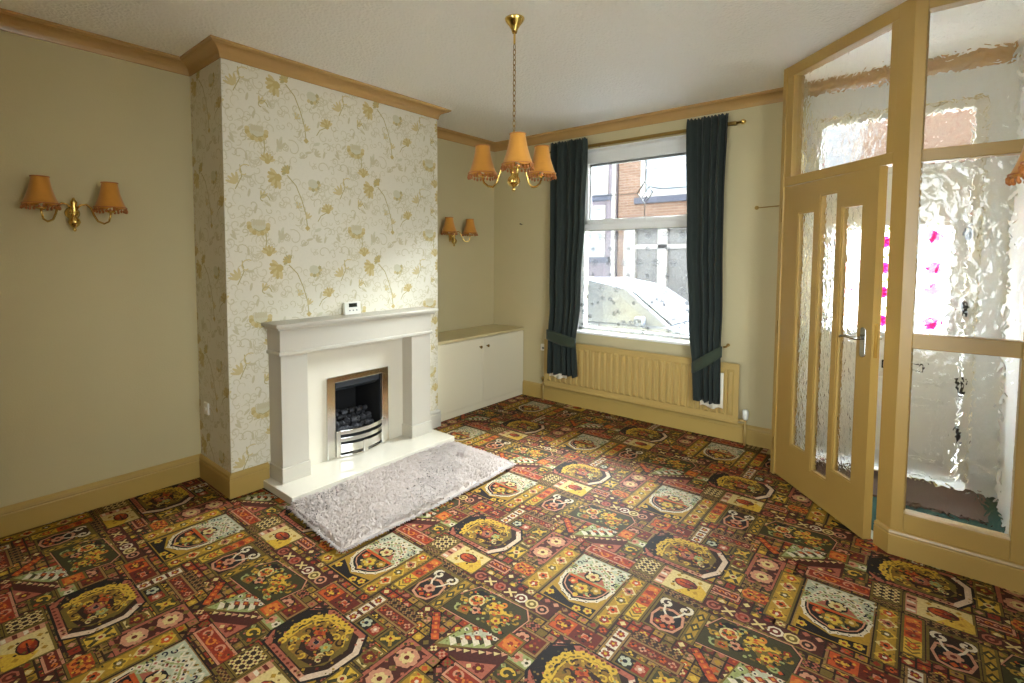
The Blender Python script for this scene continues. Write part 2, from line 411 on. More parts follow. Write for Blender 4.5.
# ------------------------------------------------------------------ carpet design (one repeat, .885 x 1.03 m)
TW, TH, TS = .885, 1.03, .515
def carpet_tile():
    def rgb(r, g, b):                                     # warm wool dyes
        return (lin(r), lin(g * .95), lin(b * .84), 1.0)
    P = Painter(); R = random.Random(7)
    BR = rgb(56, 34, 20); DR = rgb(112, 42, 26); RD = rgb(156, 56, 32); OR = rgb(204, 92, 36); OG = rgb(226, 136, 52)
    YE = rgb(226, 190, 66); MU = rgb(184, 148, 48); OL = rgb(122, 104, 42); CR = rgb(232, 214, 156); WH = rgb(238, 230, 218)
    PK = rgb(214, 156, 132); GR = rgb(164, 178, 120); BL = rgb(194, 204, 190); DG = rgb(70, 66, 34); BK = rgb(34, 25, 19)
    NV = rgb(34, 34, 54); TN = rgb(158, 126, 76); MR = rgb(84, 38, 26); RO = rgb(182, 106, 88)
    pal = [DR, RD, OL, TN, MU, BR, MR, RO, OR, CR]
    P.rect(-.02, -.02, TW + .02, TH + .02, BR)
    s = .0442
    for i in range(20):                                   # filler mosaic
        for j in range(23):
            x, y = (i + .5) * s, (j + .5) * s
            P.rect(x - s * .42, y - s * .42, x + s * .42, y + s * .42, R.choice([BR, MR, DR, OL, TN, OL, RD, TN, MU, DG]))
            c = R.choice([OL, TN, MU, RO, CR, OR, RD, YE, PK])
            if R.random() < .5: P.dia(x, y, s * .33, c)
            else: P.flower(x, y, s * .36, c, R.choice(pal), 4)
    n_base = len(P.p)
    def panel(x0, y0, x1, y1, fill, line=OL, w=.006):
        P.rect(x0 - .006, y0 - .006, x1 + .006, y1 + .006, BR)
        P.rect(x0 - .003, y0 - .003, x1 + .003, y1 + .003, line)
        P.rect(x0 + w, y0 + w, x1 - w, y1 - w, fill)
    def specks(x0, y0, x1, y1, cols, n, r):
        for _ in range(n):
            x, y = R.uniform(x0 + r, x1 - r), R.uniform(y0 + r, y1 - r); c = R.choice(cols)
            k = R.random()
            if k < .4: P.dia(x, y, r * R.uniform(.6, 1.1), c)
            elif k < .7: P.disc(x, y, r * .8, c, 6)
            else: P.rect(x - r * .9, y - r * .45, x + r * .9, y + r * .45, c)
    def dots(x0, y0, x1, y1, nx, ny, c, cc, r):
        for i in range(nx):
            for j in range(ny):
                P.flower(x0 + (i + .5) * (x1 - x0) / nx, y0 + (j + .5) * (y1 - y0) / ny, r, c, cc, 4)
    # brown border strips
    for (x0, y0, x1, y1) in ((.27, .115, .64, .165), (.62, .40, .635, .64), (.0, .585, .18, .63), (.31, .36, .345, .40), (.475, .815, .66, .86)):
        P.rect(x0, y0, x1, y1, BR)
        nx = max(1, round((x1 - x0) / .03)); ny = max(1, round((y1 - y0) / .03))
        dots(x0, y0, x1, y1, nx, ny, R.choice([TN, RO, MU]), DR, .012)
    # B red panel with orange head
    panel(.185, .645, .405, .745, DR, TN); P.rect(.195, .655, .285, .735, OR)
    P.flower(.24, .695, .034, DR, YE, 6); specks(.195, .655, .285, .735, [DR, OG, YE, BK], 14, .007)
    P.disc(.345, .695, .028, MR, 6); P.rect(.325, .683, .365, .707, PK); P.rect(.333, .688, .357, .702, RD)
    specks(.295, .655, .398, .735, [RD, MR, OR, BK], 16, .007)
    # C checker flowers
    panel(.415, .645, .467, .83, MR, TN)
    for yy in (.67, .735, .80):
        P.rect(.42, yy - .026, .462, yy + .026, WH); P.flower(.441, yy, .018, RD, YE, 5)
    # D blue flower + red panel
    panel(.478, .65, .60, .72, BK, OL); P.flower(.512, .685, .026, BL, NV, 5); P.rect(.545, .657, .595, .713, RD); P.flower(.57, .685, .02, PK, WH, 5)
    # E dark red bar
    panel(.478, .752, .68, .812, DR, TN)
    for k in range(5): P.flower(.50 + k * .038, .782, .016, [OR, PK, RO, OR, PK][k], BK, 4)
    specks(.48, .755, .68, .81, [RD, OR, BK, MR], 24, .006)
    # F green X panel
    panel(.612, .652, .698, .735, DG, OL); P.stroke([(.63, .67), (.68, .72)], .014, YE); P.stroke([(.63, .72), (.68, .67)], .014, MU); P.flower(.655, .695, .02, YE, RD, 4)
    # G rosettes
    panel(.712, .475, .838, .745, MR, RO, .008)
    P.stroke([(.722, .485), (.828, .485), (.828, .735), (.722, .735)], .005, RO, True)
    for yy in (.675, .548): P.flower(.775, yy, .05, PK, OR, 8); P.flower(.775, yy, .03, CR, DR, 6)
    for yy in (.61, .735, .485): P.dia(.775, yy, .016, OL)
    for xx in (.73, .82):
        for yy in (.615, .50, .72): P.dia(xx, yy, .009, RO)
    # H cream square, I yellow square
    panel(.638, .535, .70, .635, CR, OL); P.flower(.669, .585, .032, DR, YE, 5, OL); specks(.645, .54, .695, .63, [MU, OL, OR, DG], 12, .006)
    panel(.636, .405, .715, .515, YE, OL); P.stroke([(.65, .42), (.70, .50)], .016, DG); P.stroke([(.65, .50), (.70, .42)], .016, DG); P.disc(.675, .46, .018, CR, 8); P.disc(.675, .46, .009, RD, 6)
    # J hook bar
    panel(.585, .285, .738, .338, DR, PK)
    for k in range(5): P.curl(.61 + k * .026, .31, .013, 0, 5.0, .006, PK if k % 2 else OG, 8)
    # K orange squares
    panel(.738, .335, .842, .42, OR, OL); P.flower(.765, .378, .026, RD, YE, 4, OG); P.flower(.815, .378, .026, OG, DR, 4, RD)
    specks(.74, .337, .84, .418, [DR, OG, YE, RD], 16, .006)
    P.disc(.838, .292, .026, NV, 8); specks(.80, .27, .87, .32, [OR, TN, BR, NV], 10, .007)
    # L disc chain
    P.rect(.60, .16, 1.06, .235, MR); P.stroke([(.60, .155), (1.06, .155)], .007, OL)
    for k, (x, c1, c2) in enumerate([(.665, RO, DR), (.725, CR, OL), (.78, RO, RD), (.84, CR, BR), (.90, WH, DR), (.957, CR, OL), (1.01, PK, BR)]):
        if k in (1, 3): P.stroke([(x - .02, .178), (x + .02, .212)], .01, c1); P.stroke([(x - .02, .212), (x + .02, .178)], .01, c1)
        else: P.disc(x, .195, .03, c1, 8); P.disc(x, .195, .021, c2, 8); P.disc(x, .195, .01, c1, 6)
    # green medallion
    g = [(.665, .0), (.72, .13), (.96, .145), (1.0, .10), (.985, -.05), (.68, -.07)]
    P.fan([(x * 1.0 + (x - .83) * .05, y + (y - .03) * .09) for x, y in g], PK); P.fan([(x + (x - .83) * .02, y + (y - .03) * .04) for x, y in g], BR); P.fan(g, DG)
    P.fan([(.70, .07), (.74, .12), (.83, .12), (.80, .06)], BK)
    P.flower(.765, .055, .03, OR, YE, 5, CR); P.flower(.80, .005, .024, PK, DR, 5, BK)
    P.flower(.86, .065, .045, YE, OR, 5); P.stroke([(.82, .06), (.94, .075)], .012, YE); P.flower(.925, .035, .028, OR, RD, 5, OL); P.flower(.96, .09, .016, RD, YE, 5)
    for (x, y, a, c) in ((.715, .02, 0, MU), (.735, -.03, 2, GR), (.90, -.01, 1, YE), (.87, .11, 4, OG), (.94, -.02, 3, GR), (.83, .035, 5, OL), (.80, .10, 1, GR), (.975, .06, 2, MU)): P.curl(x, y, .022, a, 4.8, .009, c)
    P.fan([(.86, .03), (.90, .05), (.95, .01), (.90, -.03)], OL); P.flower(.905, .012, .022, YE, RD, 5); P.fan([(.73, -.01), (.77, .01), (.79, -.04), (.74, -.05)], rgb(150, 116, 46)); P.flower(.76, -.02, .018, OR, CR, 5)
    specks(.70, -.04, .98, .12, [OL, MU, GR, OR, DR, BK, DG, YE], 70, .010)
    # M tree panel
    P.fan([(.80, .79), (1.07, .79), (1.07, 1.0), (.84, 1.0)], OL)
    P.fan([(.81, .80), (.97, .90), (1.0, .985), (.84, .985)], GR)
    P.fan([(.84, .87), (.90, .985), (.97, .985)], BL)
    for k in range(4):
        x, y = .845 + k * .035, .845 + k * .028
        P.poly([(x - .028, y + .012), (x + .012, y - .02), (x + .03, y + .03)], WH); P.poly([(x - .008, y + .026), (x + .028, y + .0), (x + .04, y + .046)], DG)
    for (x, y) in ((.87, .955), (.91, .925), (.945, .955), (.905, .975), (.88, .90)): P.dia(x, y, .02, RD, .014); P.dia(x, y, .008, OG)
    for (x, y) in ((.845, .93), (.89, .94), (.93, .975), (.965, .965), (.86, .98)): P.disc(x, y, .011, WH, 6); P.disc(x, y, .005, NV, 5)
    panel(.985, .94, 1.065, 1.03, OR, OL); P.flower(1.025, .985, .034, OG, RD, 6); specks(.99, .945, 1.06, 1.025, [YE, RD, OG, DR], 10, .007)
    P.fan([(.83, .79), (1.06, .79), (1.06, .93), (1.0, .93)], MR)
    for k in range(8): x, y = .87 + k * .024, .815 + k * .016; P.poly([(x - .012, y), (x + .002, y - .014), (x + .014, y + .01)], PK if k % 2 else CR)
    P.fan([(.92, .785), (1.05, .785), (1.05, .87)], RO); P.flower(1.01, .815, .024, DR, YE, 5); P.dia(.975, .80, .012, CR)
    # N orange zig bar
    P.fan([(.665, .915), (.70, .935), (.80, .815), (.76, .80)], BK)
    for k in range(6):
        x, y = .695 + k * .0165, .908 - k * .018
        P.poly([(x - .024, y), (x, y + .02), (x + .024, y), (x, y - .02)], OR if k % 2 else RD); P.dia(x, y, .008, OG)
    # O pale green / dark green
    panel(.165, .40, .265, .47, GR, OL); P.flower(.20, .435, .026, PK, RD, 5); P.flower(.243, .435, .02, WH, DG, 5)
    panel(.165, .305, .265, .392, DG, OL); P.curl(.215, .348, .03, .5, 5.5, .011, YE); P.dia(.185, .37, .012, GR); P.dia(.245, .325, .012, OR)
    panel(.10, .30, .155, .47, CR, DR); P.flower(.128, .345, .022, RD, YE, 5); P.flower(.128, .40, .022, OL, RD, 5); P.flower(.128, .445, .018, DR, CR, 4)
    panel(.06, .48, .25, .575, DR, TN); specks(.07, .485, .245, .57, [RD, OR, PK, BR, MU], 26, .009); P.flower(.155, .527, .03, PK, DR, 6, BR)
    # P red curl bar
    panel(.045, .195, .305, .262, RD, PK)
    for k in range(4): P.curl(.085 + k * .058, .228, .024, PI * (k % 2), 5.2, .009, [PK, OG, PK, OR][k])
    specks(.05, .20, .30, .258, [OR, DR, OG], 22, .006)
    # Q lattice medallion
    q0, q1, r0, r1 = .058, .305, -.235, .158
    P.rect(q0 - .012, r0 - .01, q1 + .012, r1 + .01, BK); P.rect(q0 - .005, r0, q1 + .005, r1 + .004, TN)
    P.rect(q0, r0, q1, r1, MU); P.fan([(q0, -.04), (q1, -.04), (q1, r1), (q0, r1)], GR)
    P.fan([(q0, .05), (q1, .05), (q1, r1), (q0, r1)], BL)
    P.fan([(.07, -.23), (.30, -.23), (.30, -.17), (.18, -.21), (.07, -.15)], BK)
    top = [(.075, .0), (.10, .045), (.115, .085), (.15, .105), (.18, .13), (.215, .105), (.25, .085), (.265, .045), (.29, .0)]
    P.stroke([(x * .9 + .018, y * .9 - .012) for x, y in top], .03, GR)
    for q in range(17):                                   # lattice of white lozenges along the arch
        t = q / 16 * (len(top) - 1); i = min(int(t), len(top) - 2); k = t - i
        x = top[i][0] + (top[i + 1][0] - top[i][0]) * k; y = top[i][1] + (top[i + 1][1] - top[i][1]) * k
        P.dia(x, y, .017, WH, .015); P.dia(x, y, .0075, NV if q % 2 else RO, .007)
        x2, y2 = .182 + (x - .182) * .78, y * .78 - .006; P.dia(x2, y2, .014, WH if q % 2 else BL, .012); P.dia(x2, y2, .006, RO if q % 2 else OL)
    P.fan([(.11, -.01), (.15, .055), (.21, .055), (.255, -.01)], RO); P.disc(.182, .02, .042, BK, 8); P.flower(.182, .02, .034, CR, RD, 5); P.curl(.135, .035, .022, 0, 5, .008, WH); P.curl(.23, .035, .022, PI, -5, .008, WH)
    P.fan([(.068, -.03), (.298, -.03), (.285, -.11), (.245, -.16), (.18, -.185), (.12, -.16), (.08, -.11)], BK)
    bot = [(.066, -.02), (.072, -.075), (.09, -.12), (.125, -.15), (.16, -.165), (.18, -.18), (.205, -.165), (.24, -.15), (.275, -.12), (.292, -.075), (.30, -.02)]
    P.stroke(bot, .013, WH); P.stroke([(x * .86 + .0255, y * .86) for x, y in bot], .006, PK)
    for x, y in bot: P.disc(x, y, .0105, WH, 6); P.disc(x, y, .004, BK, 5)
    P.flower(.18, -.085, .034, YE, RD, 5, OL); P.flower(.125, -.06, .024, OR, YE, 5); P.flower(.24, -.06, .026, MU, CR, 5, DG); P.disc(.18, -.14, .013, YE, 6); P.rect(.09, -.036, .275, -.02, OR)
    specks(.09, -.13, .28, -.03, [OL, GR, OR, CR], 12, .009); specks(.065, .09, .30, .15, [GR, CR, WH, PK], 20, .008)
    for (x, y) in ((.085, -.195), (.275, -.20), (.23, -.215)): P.flower(x, y, .02, YE, RD, 5)
    for k in range(6):
        x = .075 + k * .042; P.stroke([(x, .145), (x + .02, .118), (x + .04, .145)], .008, WH); P.dia(x + .02, .14, .008, OL)
    for (x, y, a) in ((.075, .08, 0), (.29, .085, 3), (.075, .03, 1), (.292, .03, 2), (.09, .115, 4), (.275, .115, 5)): P.curl(x, y, .014, a, 4.6, .006, NV)
    # R yellow columns
    for (x0, x1) in ((.318, .388), (-.045, .042)):
        panel(x0, -.235, x1, .15, MU, OL); xm = (x0 + x1) / 2
        for k, c in enumerate((YE, CR, YE, CR, YE)):
            yy = -.20 + k * .078; P.dia(xm, yy, .034, c, .036); P.flower(xm, yy, .022, [RD, OR, OL, RO, OR][k], BK if k % 2 else WH, 5)
        specks(x0, -.23, x1, .145, [CR, OL, OR, YE, DG], 26, .007)
    # S orange column
    panel(.398, -.12, .464, .152, OR, OL); P.rect(.404, -.114, .458, -.01, YE)
    for k in range(4): P.stroke([(.431, -.105 + k * .022), (.41, -.085 + k * .022)], .007, OL); P.stroke([(.431, -.105 + k * .022), (.452, -.085 + k * .022)], .007, OL)
    for k in range(4): P.disc(.431, .02 + k * .034, .026, [RD, OG, RD, OG][k], 6, .016)
    specks(.404, 0, .458, .148, [RD, DR, OG, YE], 16, .007)
    P.flower(.431, -.055, .02, OR, YE, 5)
    # T ram's horn panel
    panel(.474, -.108, .622, .122, BR, OL)
    P.fan([(.482, -.03), (.50, -.09), (.545, -.105), (.595, -.09), (.615, -.03), (.60, .03), (.548, .05), (.495, .03)], PK)
    P.fan([(.492, -.03), (.508, -.08), (.545, -.093), (.587, -.08), (.604, -.03), (.592, .018), (.548, .035), (.504, .018)], BK)
    for (x, sg) in ((.512, 1), (.588, -1)):
        P.curl(x, .075, .03, PI / 2 + (0 if sg > 0 else 0), 6.2 * sg, .013, WH, 14); P.stroke([(x - sg * .0, .048), (.548 - sg * .03, .02), (.548, -.02)], .009, WH)
    P.flower(.548, -.025, .03, PK, DR, 6); P.flower(.52, -.06, .018, RD, YE, 5); P.flower(.578, -.06, .018, RD, YE, 5); P.dia(.548, -.075, .014, OR)
    P.rect(.48, .105, .617, .12, OL)
    # U beetle panel
    panel(.398, .178, .622, .335, CR, OL); P.fan([(.50, .18), (.62, .18), (.62, .25), (.58, .29)], YE); P.rect(.404, .185, .442, .328, PK)
    for k in range(4): P.rect(.408, .195 + k * .034, .438, .21 + k * .034, DR if k % 2 else WH)
    P.disc(.525, .262, .052, BR, 10, .036); P.disc(.522, .262, .046, RD, 10, .03); P.disc(.505, .262, .022, OR, 8); P.disc(.56, .262, .018, DR, 6); P.stroke([(.50, .262), (.57, .262)], .006, BK)
    for (x, y) in ((.48, .22), (.58, .22), (.48, .305), (.575, .305)): P.dia(x, y, .012, MU)
    panel(.288, .215, .39, .338, BR, OL); dots(.292, .22, .386, .334, 3, 4, CR, DR, .015)
    panel(.288, .172, .39, .207, MR, OL); dots(.29, .175, .388, .204, 4, 1, TN, BK, .012)
    # V yellow / dark diamond
    panel(.628, -.10, .672, .125, MU, OL)
    for k in range(3): P.dia(.65, -.065 + k * .07, .02, DG, .03); P.dia(.65, -.065 + k * .07, .009, YE, .014)
    # A hexagon medallion
    h = [(.268, .41), (.30, .36), (.575, .355), (.625, .44), (.625, .565), (.568, .64), (.35, .64), (.268, .575)]
    cx, cy = .45, .5
    def sc(k, dx=0, dy=0): return [(cx + dx + (x - cx) * k, cy + dy + (y - cy) * k) for x, y in h]
    P.fan(sc(1.06), BK); P.fan(sc(1.0), RO)
    P.fan([(.50, .355), (.575, .355), (.59, .38), (.50, .38)], PK); P.fan([(.56, .36), (.575, .355), (.625, .44), (.625, .565), (.575, .63), (.56, .61), (.588, .555), (.588, .445)], rgb(236, 214, 200))
    P.fan(sc(.84, .005), BR)
    P.fan([(.268, .42), (.33, .375), (.36, .40), (.34, .5), (.36, .60), (.33, .625), (.268, .57)], BK)
    P.fan([(.335, .425), (.37, .385), (.52, .385), (.575, .45), (.575, .55), (.52, .615), (.37, .61), (.335, .57)], OL)
    P.fan([(.35, .44), (.39, .40), (.50, .405), (.55, .46), (.55, .54), (.51, .595), (.39, .60), (.35, .56)], rgb(150, 116, 46))
    sc_y = [(.33, .44), (.318, .475), (.318, .52), (.33, .56), (.35, .59), (.38, .612), (.42, .615), (.46, .617), (.50, .612), (.345, .41)]
    P.stroke(sc_y[1:9], .018, YE)
    for x, y in sc_y: P.disc(x, y, .0175, YE, 8); P.disc(x, y, .006, OL, 6)
    for (x, y) in ((.322, .455), (.312, .498), (.322, .54), (.338, .577), (.364, .603), (.40, .617), (.44, .62), (.48, .618)): P.disc(x, y, .011, YE, 6)
    P.stroke([(.35, .43), (.342, .50), (.352, .56), (.385, .594), (.50, .596), (.55, .545)], .008, YE)
    for (x, y, a, c) in ((.375, .50, 0, BR), (.385, .555, 2, BR), (.425, .582, 4, BR), (.48, .578, 1, BR), (.53, .55, 3, BR), (.535, .50, 5, BR), (.51, .435, 2, BR), (.45, .42, 1, BR), (.39, .43, 3, BR)): P.curl(x, y, .02, a, 4.6, .008, c)
    P.fan([(.47, .40), (.55, .42), (.57, .47), (.55, .50), (.52, .44)], BR); P.curl(.54, .45, .018, 2, 4.5, .007, CR)
    P.fan([(.40, .46), (.43, .43), (.51, .44), (.52, .5), (.50, .55), (.42, .56), (.39, .52)], BR)
    P.flower(.42, .53, .028, OR, RD, 5); P.flower(.455, .49, .034, RO, WH, 6, DR); P.disc(.455, .49, .012, NV, 6); P.flower(.505, .50, .024, GR, YE, 5)
    P.curl(.40, .47, .024, 0, 5, .009, YE); P.curl(.49, .555, .02, PI, -5, .008, YE); P.curl(.53, .46, .02, PI / 2, 5, .008, CR)
    for (x, y, a) in ((.37, .44, 0), (.37, .55, 2), (.44, .585, 1), (.52, .58, 3), (.54, .50, 4), (.47, .42, 5), (.41, .415, 2)): P.curl(x, y, .017, a, 4.8, .007, YE)
    specks(.36, .42, .55, .59, [OL, BR, MU, OR, YE, GR], 44, .008)
    for k in range(9): P.dia(.33 + k * .027, .367, .008, DR)
    for k in range(8): P.dia(.36 + k * .022, .63, .008, DR)
    # small woven speckle over everything
    for _ in range(620):
        x, y = R.uniform(0, TW), R.uniform(0, TH)
        P.dia(x, y, R.uniform(.004, .0085), R.choice([OL, TN, MU, BR, DR, DG, RO, OL, TN]))
    return P.p, n_base

def floor_carpet():
    tile, n_base = carpet_tile(); pm = PatternMesh(); LV = layers(tile, 8, n_base); print('carpet polygons', len(tile), 'levels', max(LV))
    pm.put([(0, YB, 0), (XR, YB, 0), (XR, D, 0), (0, D, 0)], rgb(44, 24, 14))
    x0b, y0b = 1.94 - .45, 2.13 - .5
    for i in range(-3, 5):
        for j in range(-7, 7):
            ox, oy = x0b + i * TW, y0b + i * TS + j * TH
            if ox > XR or ox < -1.2 or oy > D + .3 or oy < -2.2: continue
            for k, (pts, c) in enumerate(tile):
                q = clip([(x + ox, y + oy) for x, y in pts], 0, -.6, XR, D)
                if q: pm.put([(x, y, .00005 + LV[k] * 1.5e-5) for x, y in q], c)
    o = pm.build('floor', M['carpet'])
    struct(o, 'patterned red, gold and brown fitted carpet over the whole room', 'carpet')
    return o
floor_carpet()

# ------------------------------------------------------------------ wallpaper design on the chimney breast
def paper_tile():
    P = Painter(); R = random.Random(3)
    G1 = rgb(188, 168, 108); G2 = rgb(200, 184, 134); G3 = rgb(174, 163, 112); L1 = rgb(196, 188, 156); L2 = rgb(203, 196, 168); GY = rgb(200, 196, 168); CRM = rgb(228, 220, 190)
    for _ in range(150):
        x, y = R.uniform(0, .74), R.uniform(0, .59)
        P.curl(x, y, R.uniform(.018, .045), R.uniform(0, 6.28), R.choice((-1, 1)) * R.uniform(3.5, 6), R.uniform(.004, .007), R.choice((L1, L2, L2)), 9)
    for _ in range(16):
        x, y, a = R.uniform(0, .74), R.uniform(0, .59), R.uniform(0, 6.28); P.disc(x, y, .028, L1, 7, .009, a)
    def leafs(x, y, a, n, l, c):
        for k in range(n):
            b = a + (k - (n - 1) / 2) * .42; P.disc(x + l * .6 * math.cos(b), y + l * .6 * math.sin(b), l * .5, c, 7, l * .14, b)
    def fanf(x, y, r, a, c, c2):
        for k in range(7):
            b = a + (k - 3) * .42; P.disc(x + r * .55 * math.cos(b), y + r * .55 * math.sin(b), r * .48, c if k % 2 else c2, 7, r * .2, b)
        P.disc(x, y, r * .35, c, 7)
    for (ox, oy) in ((0, 0),):
        # big flower
        x, y = .2, .3
        P.disc(x, y + .012, .05, GY, 12, .04)
        for k in range(9):
            b = PI * (.95 + k * .135); P.disc(x + .062 * math.cos(b), y + .012 + .05 * math.sin(b), .017, G1 if k % 2 else G2, 7)
        for k in range(5): P.disc(x - .03 + k * .016, y + .03, .011, L1, 6, .022)
        P.stroke([(x - .03, y - .01), (x, y - .025), (x + .04, y - .012)], .006, G3)
        P.stroke([(x + .045, y - .03), (x + .05, y - .09), (x + .04, y - .13)], .006, G3)
        fanf(.265, .135, .055, PI / 2, G1, G2)
        fanf(.335, .04, .075, 3.6, G1, G2); fanf(.40, .085, .045, 2.4, G1, G3)
        P.stroke([(.40, .06), (.46, -.0), (.50, -.09), (.53, -.19), (.54, -.275)], .007, G3)
        P.stroke([(.40, .65), (.46, .59), (.50, .50), (.53, .40), (.54, .315)], .007, G3)
        P.dia(.54, .31, .02, G1); leafs(.53, .37, 1.0, 3, .05, G2)
        P.disc(.59, .02, .045, GY, 10, .035, -.5)
        for k in range(6): b = -2.2 + k * .55; P.disc(.59 + .045 * math.cos(b), .02 + .036 * math.sin(b), .014, G3 if k % 2 else G2, 6)
        fanf(.70, .435, .055, PI / 2 + .3, G1, G2); P.stroke([(.70, .43), (.645, .40), (.62, .36)], .006, G3)
        P.disc(.348, .255, .06, GY, 8, .013, 1.25); leafs(.345, .215, 1.3, 3, .07, L1)
        leafs(.222, .48, 1.2, 3, .055, G2); P.curl(.235, .48, .04, 0, 4.5, .006, G3)
        leafs(.075, -.03 + .0, 2.3, 4, .07, G2); P.stroke([(.06, -.06), (.10, .02), (.09, .09)], .006, G3)
        P.curl(.12, .05, .05, 1, 4.2, .007, G2)
        leafs(.60, .22, .6, 4, .05, L1); P.curl(.44, .24, .06, 2, -5, .006, L1); P.curl(.66, .14, .05, 0, 5, .006, L1)
        P.disc(.62, .30, .03, GY, 7, .011, .4)
        fanf(.47, .45, .035, 1.0, G2, GY)
    return P.p
def chimney():
    root = root_struct('wall_chimney', (0, 0, 0), 'chimney breast papered in cream and gold flowers', 'wall')
    b = MB()
    oy0, oy1, oz = 2.075, 2.525, .615
    b.box(-.05, Y1, 0, C0, oy0, HT); b.box(-.05, oy1, 0, C0, Y2, HT); b.box(-.05, oy0, oz, C0, oy1, HT); b.box(-.05, oy0, 0, .14, oy1, oz)
    b.build('masonry', M['wall'], root)
    pm = PatternMesh(); base = rgb(218, 213, 195); T = paper_tile(); LV = layers(T)
    e = .0015
    pm.put([(C0 + e, Y1 - e, 0), (C0 + e, oy0, 0), (C0 + e, oy0, HT), (C0 + e, Y1 - e, HT)], base)
    pm.put([(C0 + e, oy0, oz), (C0 + e, oy1, oz), (C0 + e, oy1, HT), (C0 + e, oy0, HT)], base)
    pm.put([(C0 + e, oy1, 0), (C0 + e, Y2 + e, 0), (C0 + e, Y2 + e, HT), (C0 + e, oy1, HT)], base)
    pm.put([(0, Y1 - e, 0), (C0 + e, Y1 - e, 0), (C0 + e, Y1 - e, HT), (0, Y1 - e, HT)], base)
    for i in range(-2, 3):
        for j in range(-3, 3):
            oy, oz2 = 1.393 + i * .74, 1.384 + j * .59
            for k, (pts, c) in enumerate(T):
                w = [(x + oy, y + oz2) for x, y in pts]
                for (ya, za, yb, zb) in ((Y1, .1, oy0, HT), (oy1, .1, Y2, HT), (oy0, oz, oy1, HT)):
                    q = clip(w, ya, za, yb, zb)
                    if q: pm.put([(C0 + e + .00005 + LV[k] * 1.5e-5, y, z) for y, z in q], c)
                q = clip(w, Y1 - C0, .1, Y1, HT)
                if q: pm.put([(C0 - (Y1 - y), Y1 - e - .00005 - LV[k] * 1.5e-5, z) for y, z in q], c)
    pm.build('wallpaper', M['paper'], root)
chimney()

# ------------------------------------------------------------------ room shell
T = .25
struct(MB().box(-T, YB - T, -.05, 0, D, HT + .1).build('wall_left', M['wall']), 'long cream wall running up to the chimney breast', 'wall')
RY0, RY1, RZ0, RZ1 = .55, 2.30, .60, 2.45               # side window added out of view, to light the chimney side
w = MB(); w.box(XR, YB - T, -.05, XR + T, RY0, HT + .1); w.box(XR, RY1, -.05, XR + T, D, HT + .1); w.box(XR, RY0, -.05, XR + T, RY1, RZ0); w.box(XR, RY0, RZ1, XR + T, RY1, HT + .1)
struct(w.build('wall_right', M['wall']), 'cream side wall at the right edge by the porch', 'wall')
w = MB(); T2 = .30
w.box(-T, D, -.3, WX0, D + T2, HT + .1); w.box(WX0, D, -.3, WX1, D + T2, WZ0 - .02); w.box(WX0, D, WZ1, WX1, D + T2, HT + .1)
w.box(WX1, D, -.3, FX0, D + T2, HT + .1); w.box(FX0, D, FZ1, FX1, D + T2, HT + .1); w.box(FX1, D, -.3, XR + T, D + T2, HT + .1); w.box(FX0, D, -.3, FX1, D + T2, -.01)
struct(w.build('wall_front', M['wall']), 'cream wall holding the front window and radiator', 'wall')
w = MB(); BX0, BX1, BZ0, BZ1 = 2.3, 3.95, .45, 2.45         # rear window added behind the camera for fill light
w.box(-T, YB - T, -.05, BX0, YB, HT + .1); w.box(BX1, YB - T, -.05, XR + T, YB, HT + .1); w.box(BX0, YB - T, -.05, BX1, YB, BZ0); w.box(BX0, YB - T, BZ1, BX1, YB, HT + .1)
struct(w.build('wall_rear', M['wall']))
r4 = root_struct('fill_window_4', (0, 0, 0)); f = MB()
for x in (BX0, (BX0 + BX1) / 2 - .03, BX1 - .06): f.box(x, YB - .16, BZ0, x + .06, YB - .1, BZ1)
f.box(BX0, YB - .16, BZ0, BX1, YB - .1, BZ0 + .06); f.box(BX0, YB - .16, BZ1 - .06, BX1, YB - .1, BZ1)
f.build('frame', M['upvc'], r4)
struct(MB().box(-T, YB - T, HT, XR + T, D + T2, HT + .12).build('ceiling', M['ceiling']), 'white stippled ceiling', 'ceiling')
r3 = root_struct('fill_window_3', (0, 0, 0))
f = MB()
for y in (RY0, (RY0 + RY1) / 2 - .03, RY1 - .06): f.box(XR + .1, y, RZ0, XR + .16, y + .06, RZ1)
f.box(XR + .1, RY0, RZ0, XR + .16, RY1, RZ0 + .06); f.box(XR + .1, RY0, RZ1 - .06, XR + .16, RY1, RZ1)
f.build('frame', M['upvc'], r3)

# sweeps for skirting and cornice: profile (offset to the right of the path, height)
def sweep(path, prof):
    b = MB(); n = len(path); P = [Vector(p) for p in path]; nrm = []
    for i in range(n - 1):
        d = (P[i + 1] - P[i]).normalized(); nrm.append(Vector((d.y, -d.x)))
    rings = []
    for i in range(n):
        if i == 0: m = nrm[0]
        elif i == n - 1: m = nrm[-1]
        else:
            m = (nrm[i - 1] + nrm[i]); m = m / max(1e-6, m.dot(nrm[i]))
        rings.append([(P[i].x + m.x * o, P[i].y + m.y * o, z) for o, z in prof])
    k = len(prof); vs = [v for q in rings for v in q]
    fs = [(i * k + j, i * k + (j + 1) % k, (i + 1) * k + (j + 1) % k, (i + 1) * k + j) for i in range(n - 1) for j in range(k)]
    fs += [tuple(range(k)), tuple(reversed(range((n - 1) * k, n * k)))]
    return b.add(vs, fs)
sk = [(0, 0), (.02, 0), (.02, SK - .042), (.017, SK - .036), (.02, SK - .03), (.018, SK - .016), (.008, SK - .004), (.0, SK)]
cv = [(0, HC), (.010, HC), (.012, HC + .010)] + [(.012 + .062 * (1 - math.cos(a)), HC + .010 + .052 * math.sin(a)) for a in [PI / 2 * k / 6 for k in range(1, 7)]] + [(.078, HC + .066), (.088, HC + .070), (.088, HT), (0, HT)]
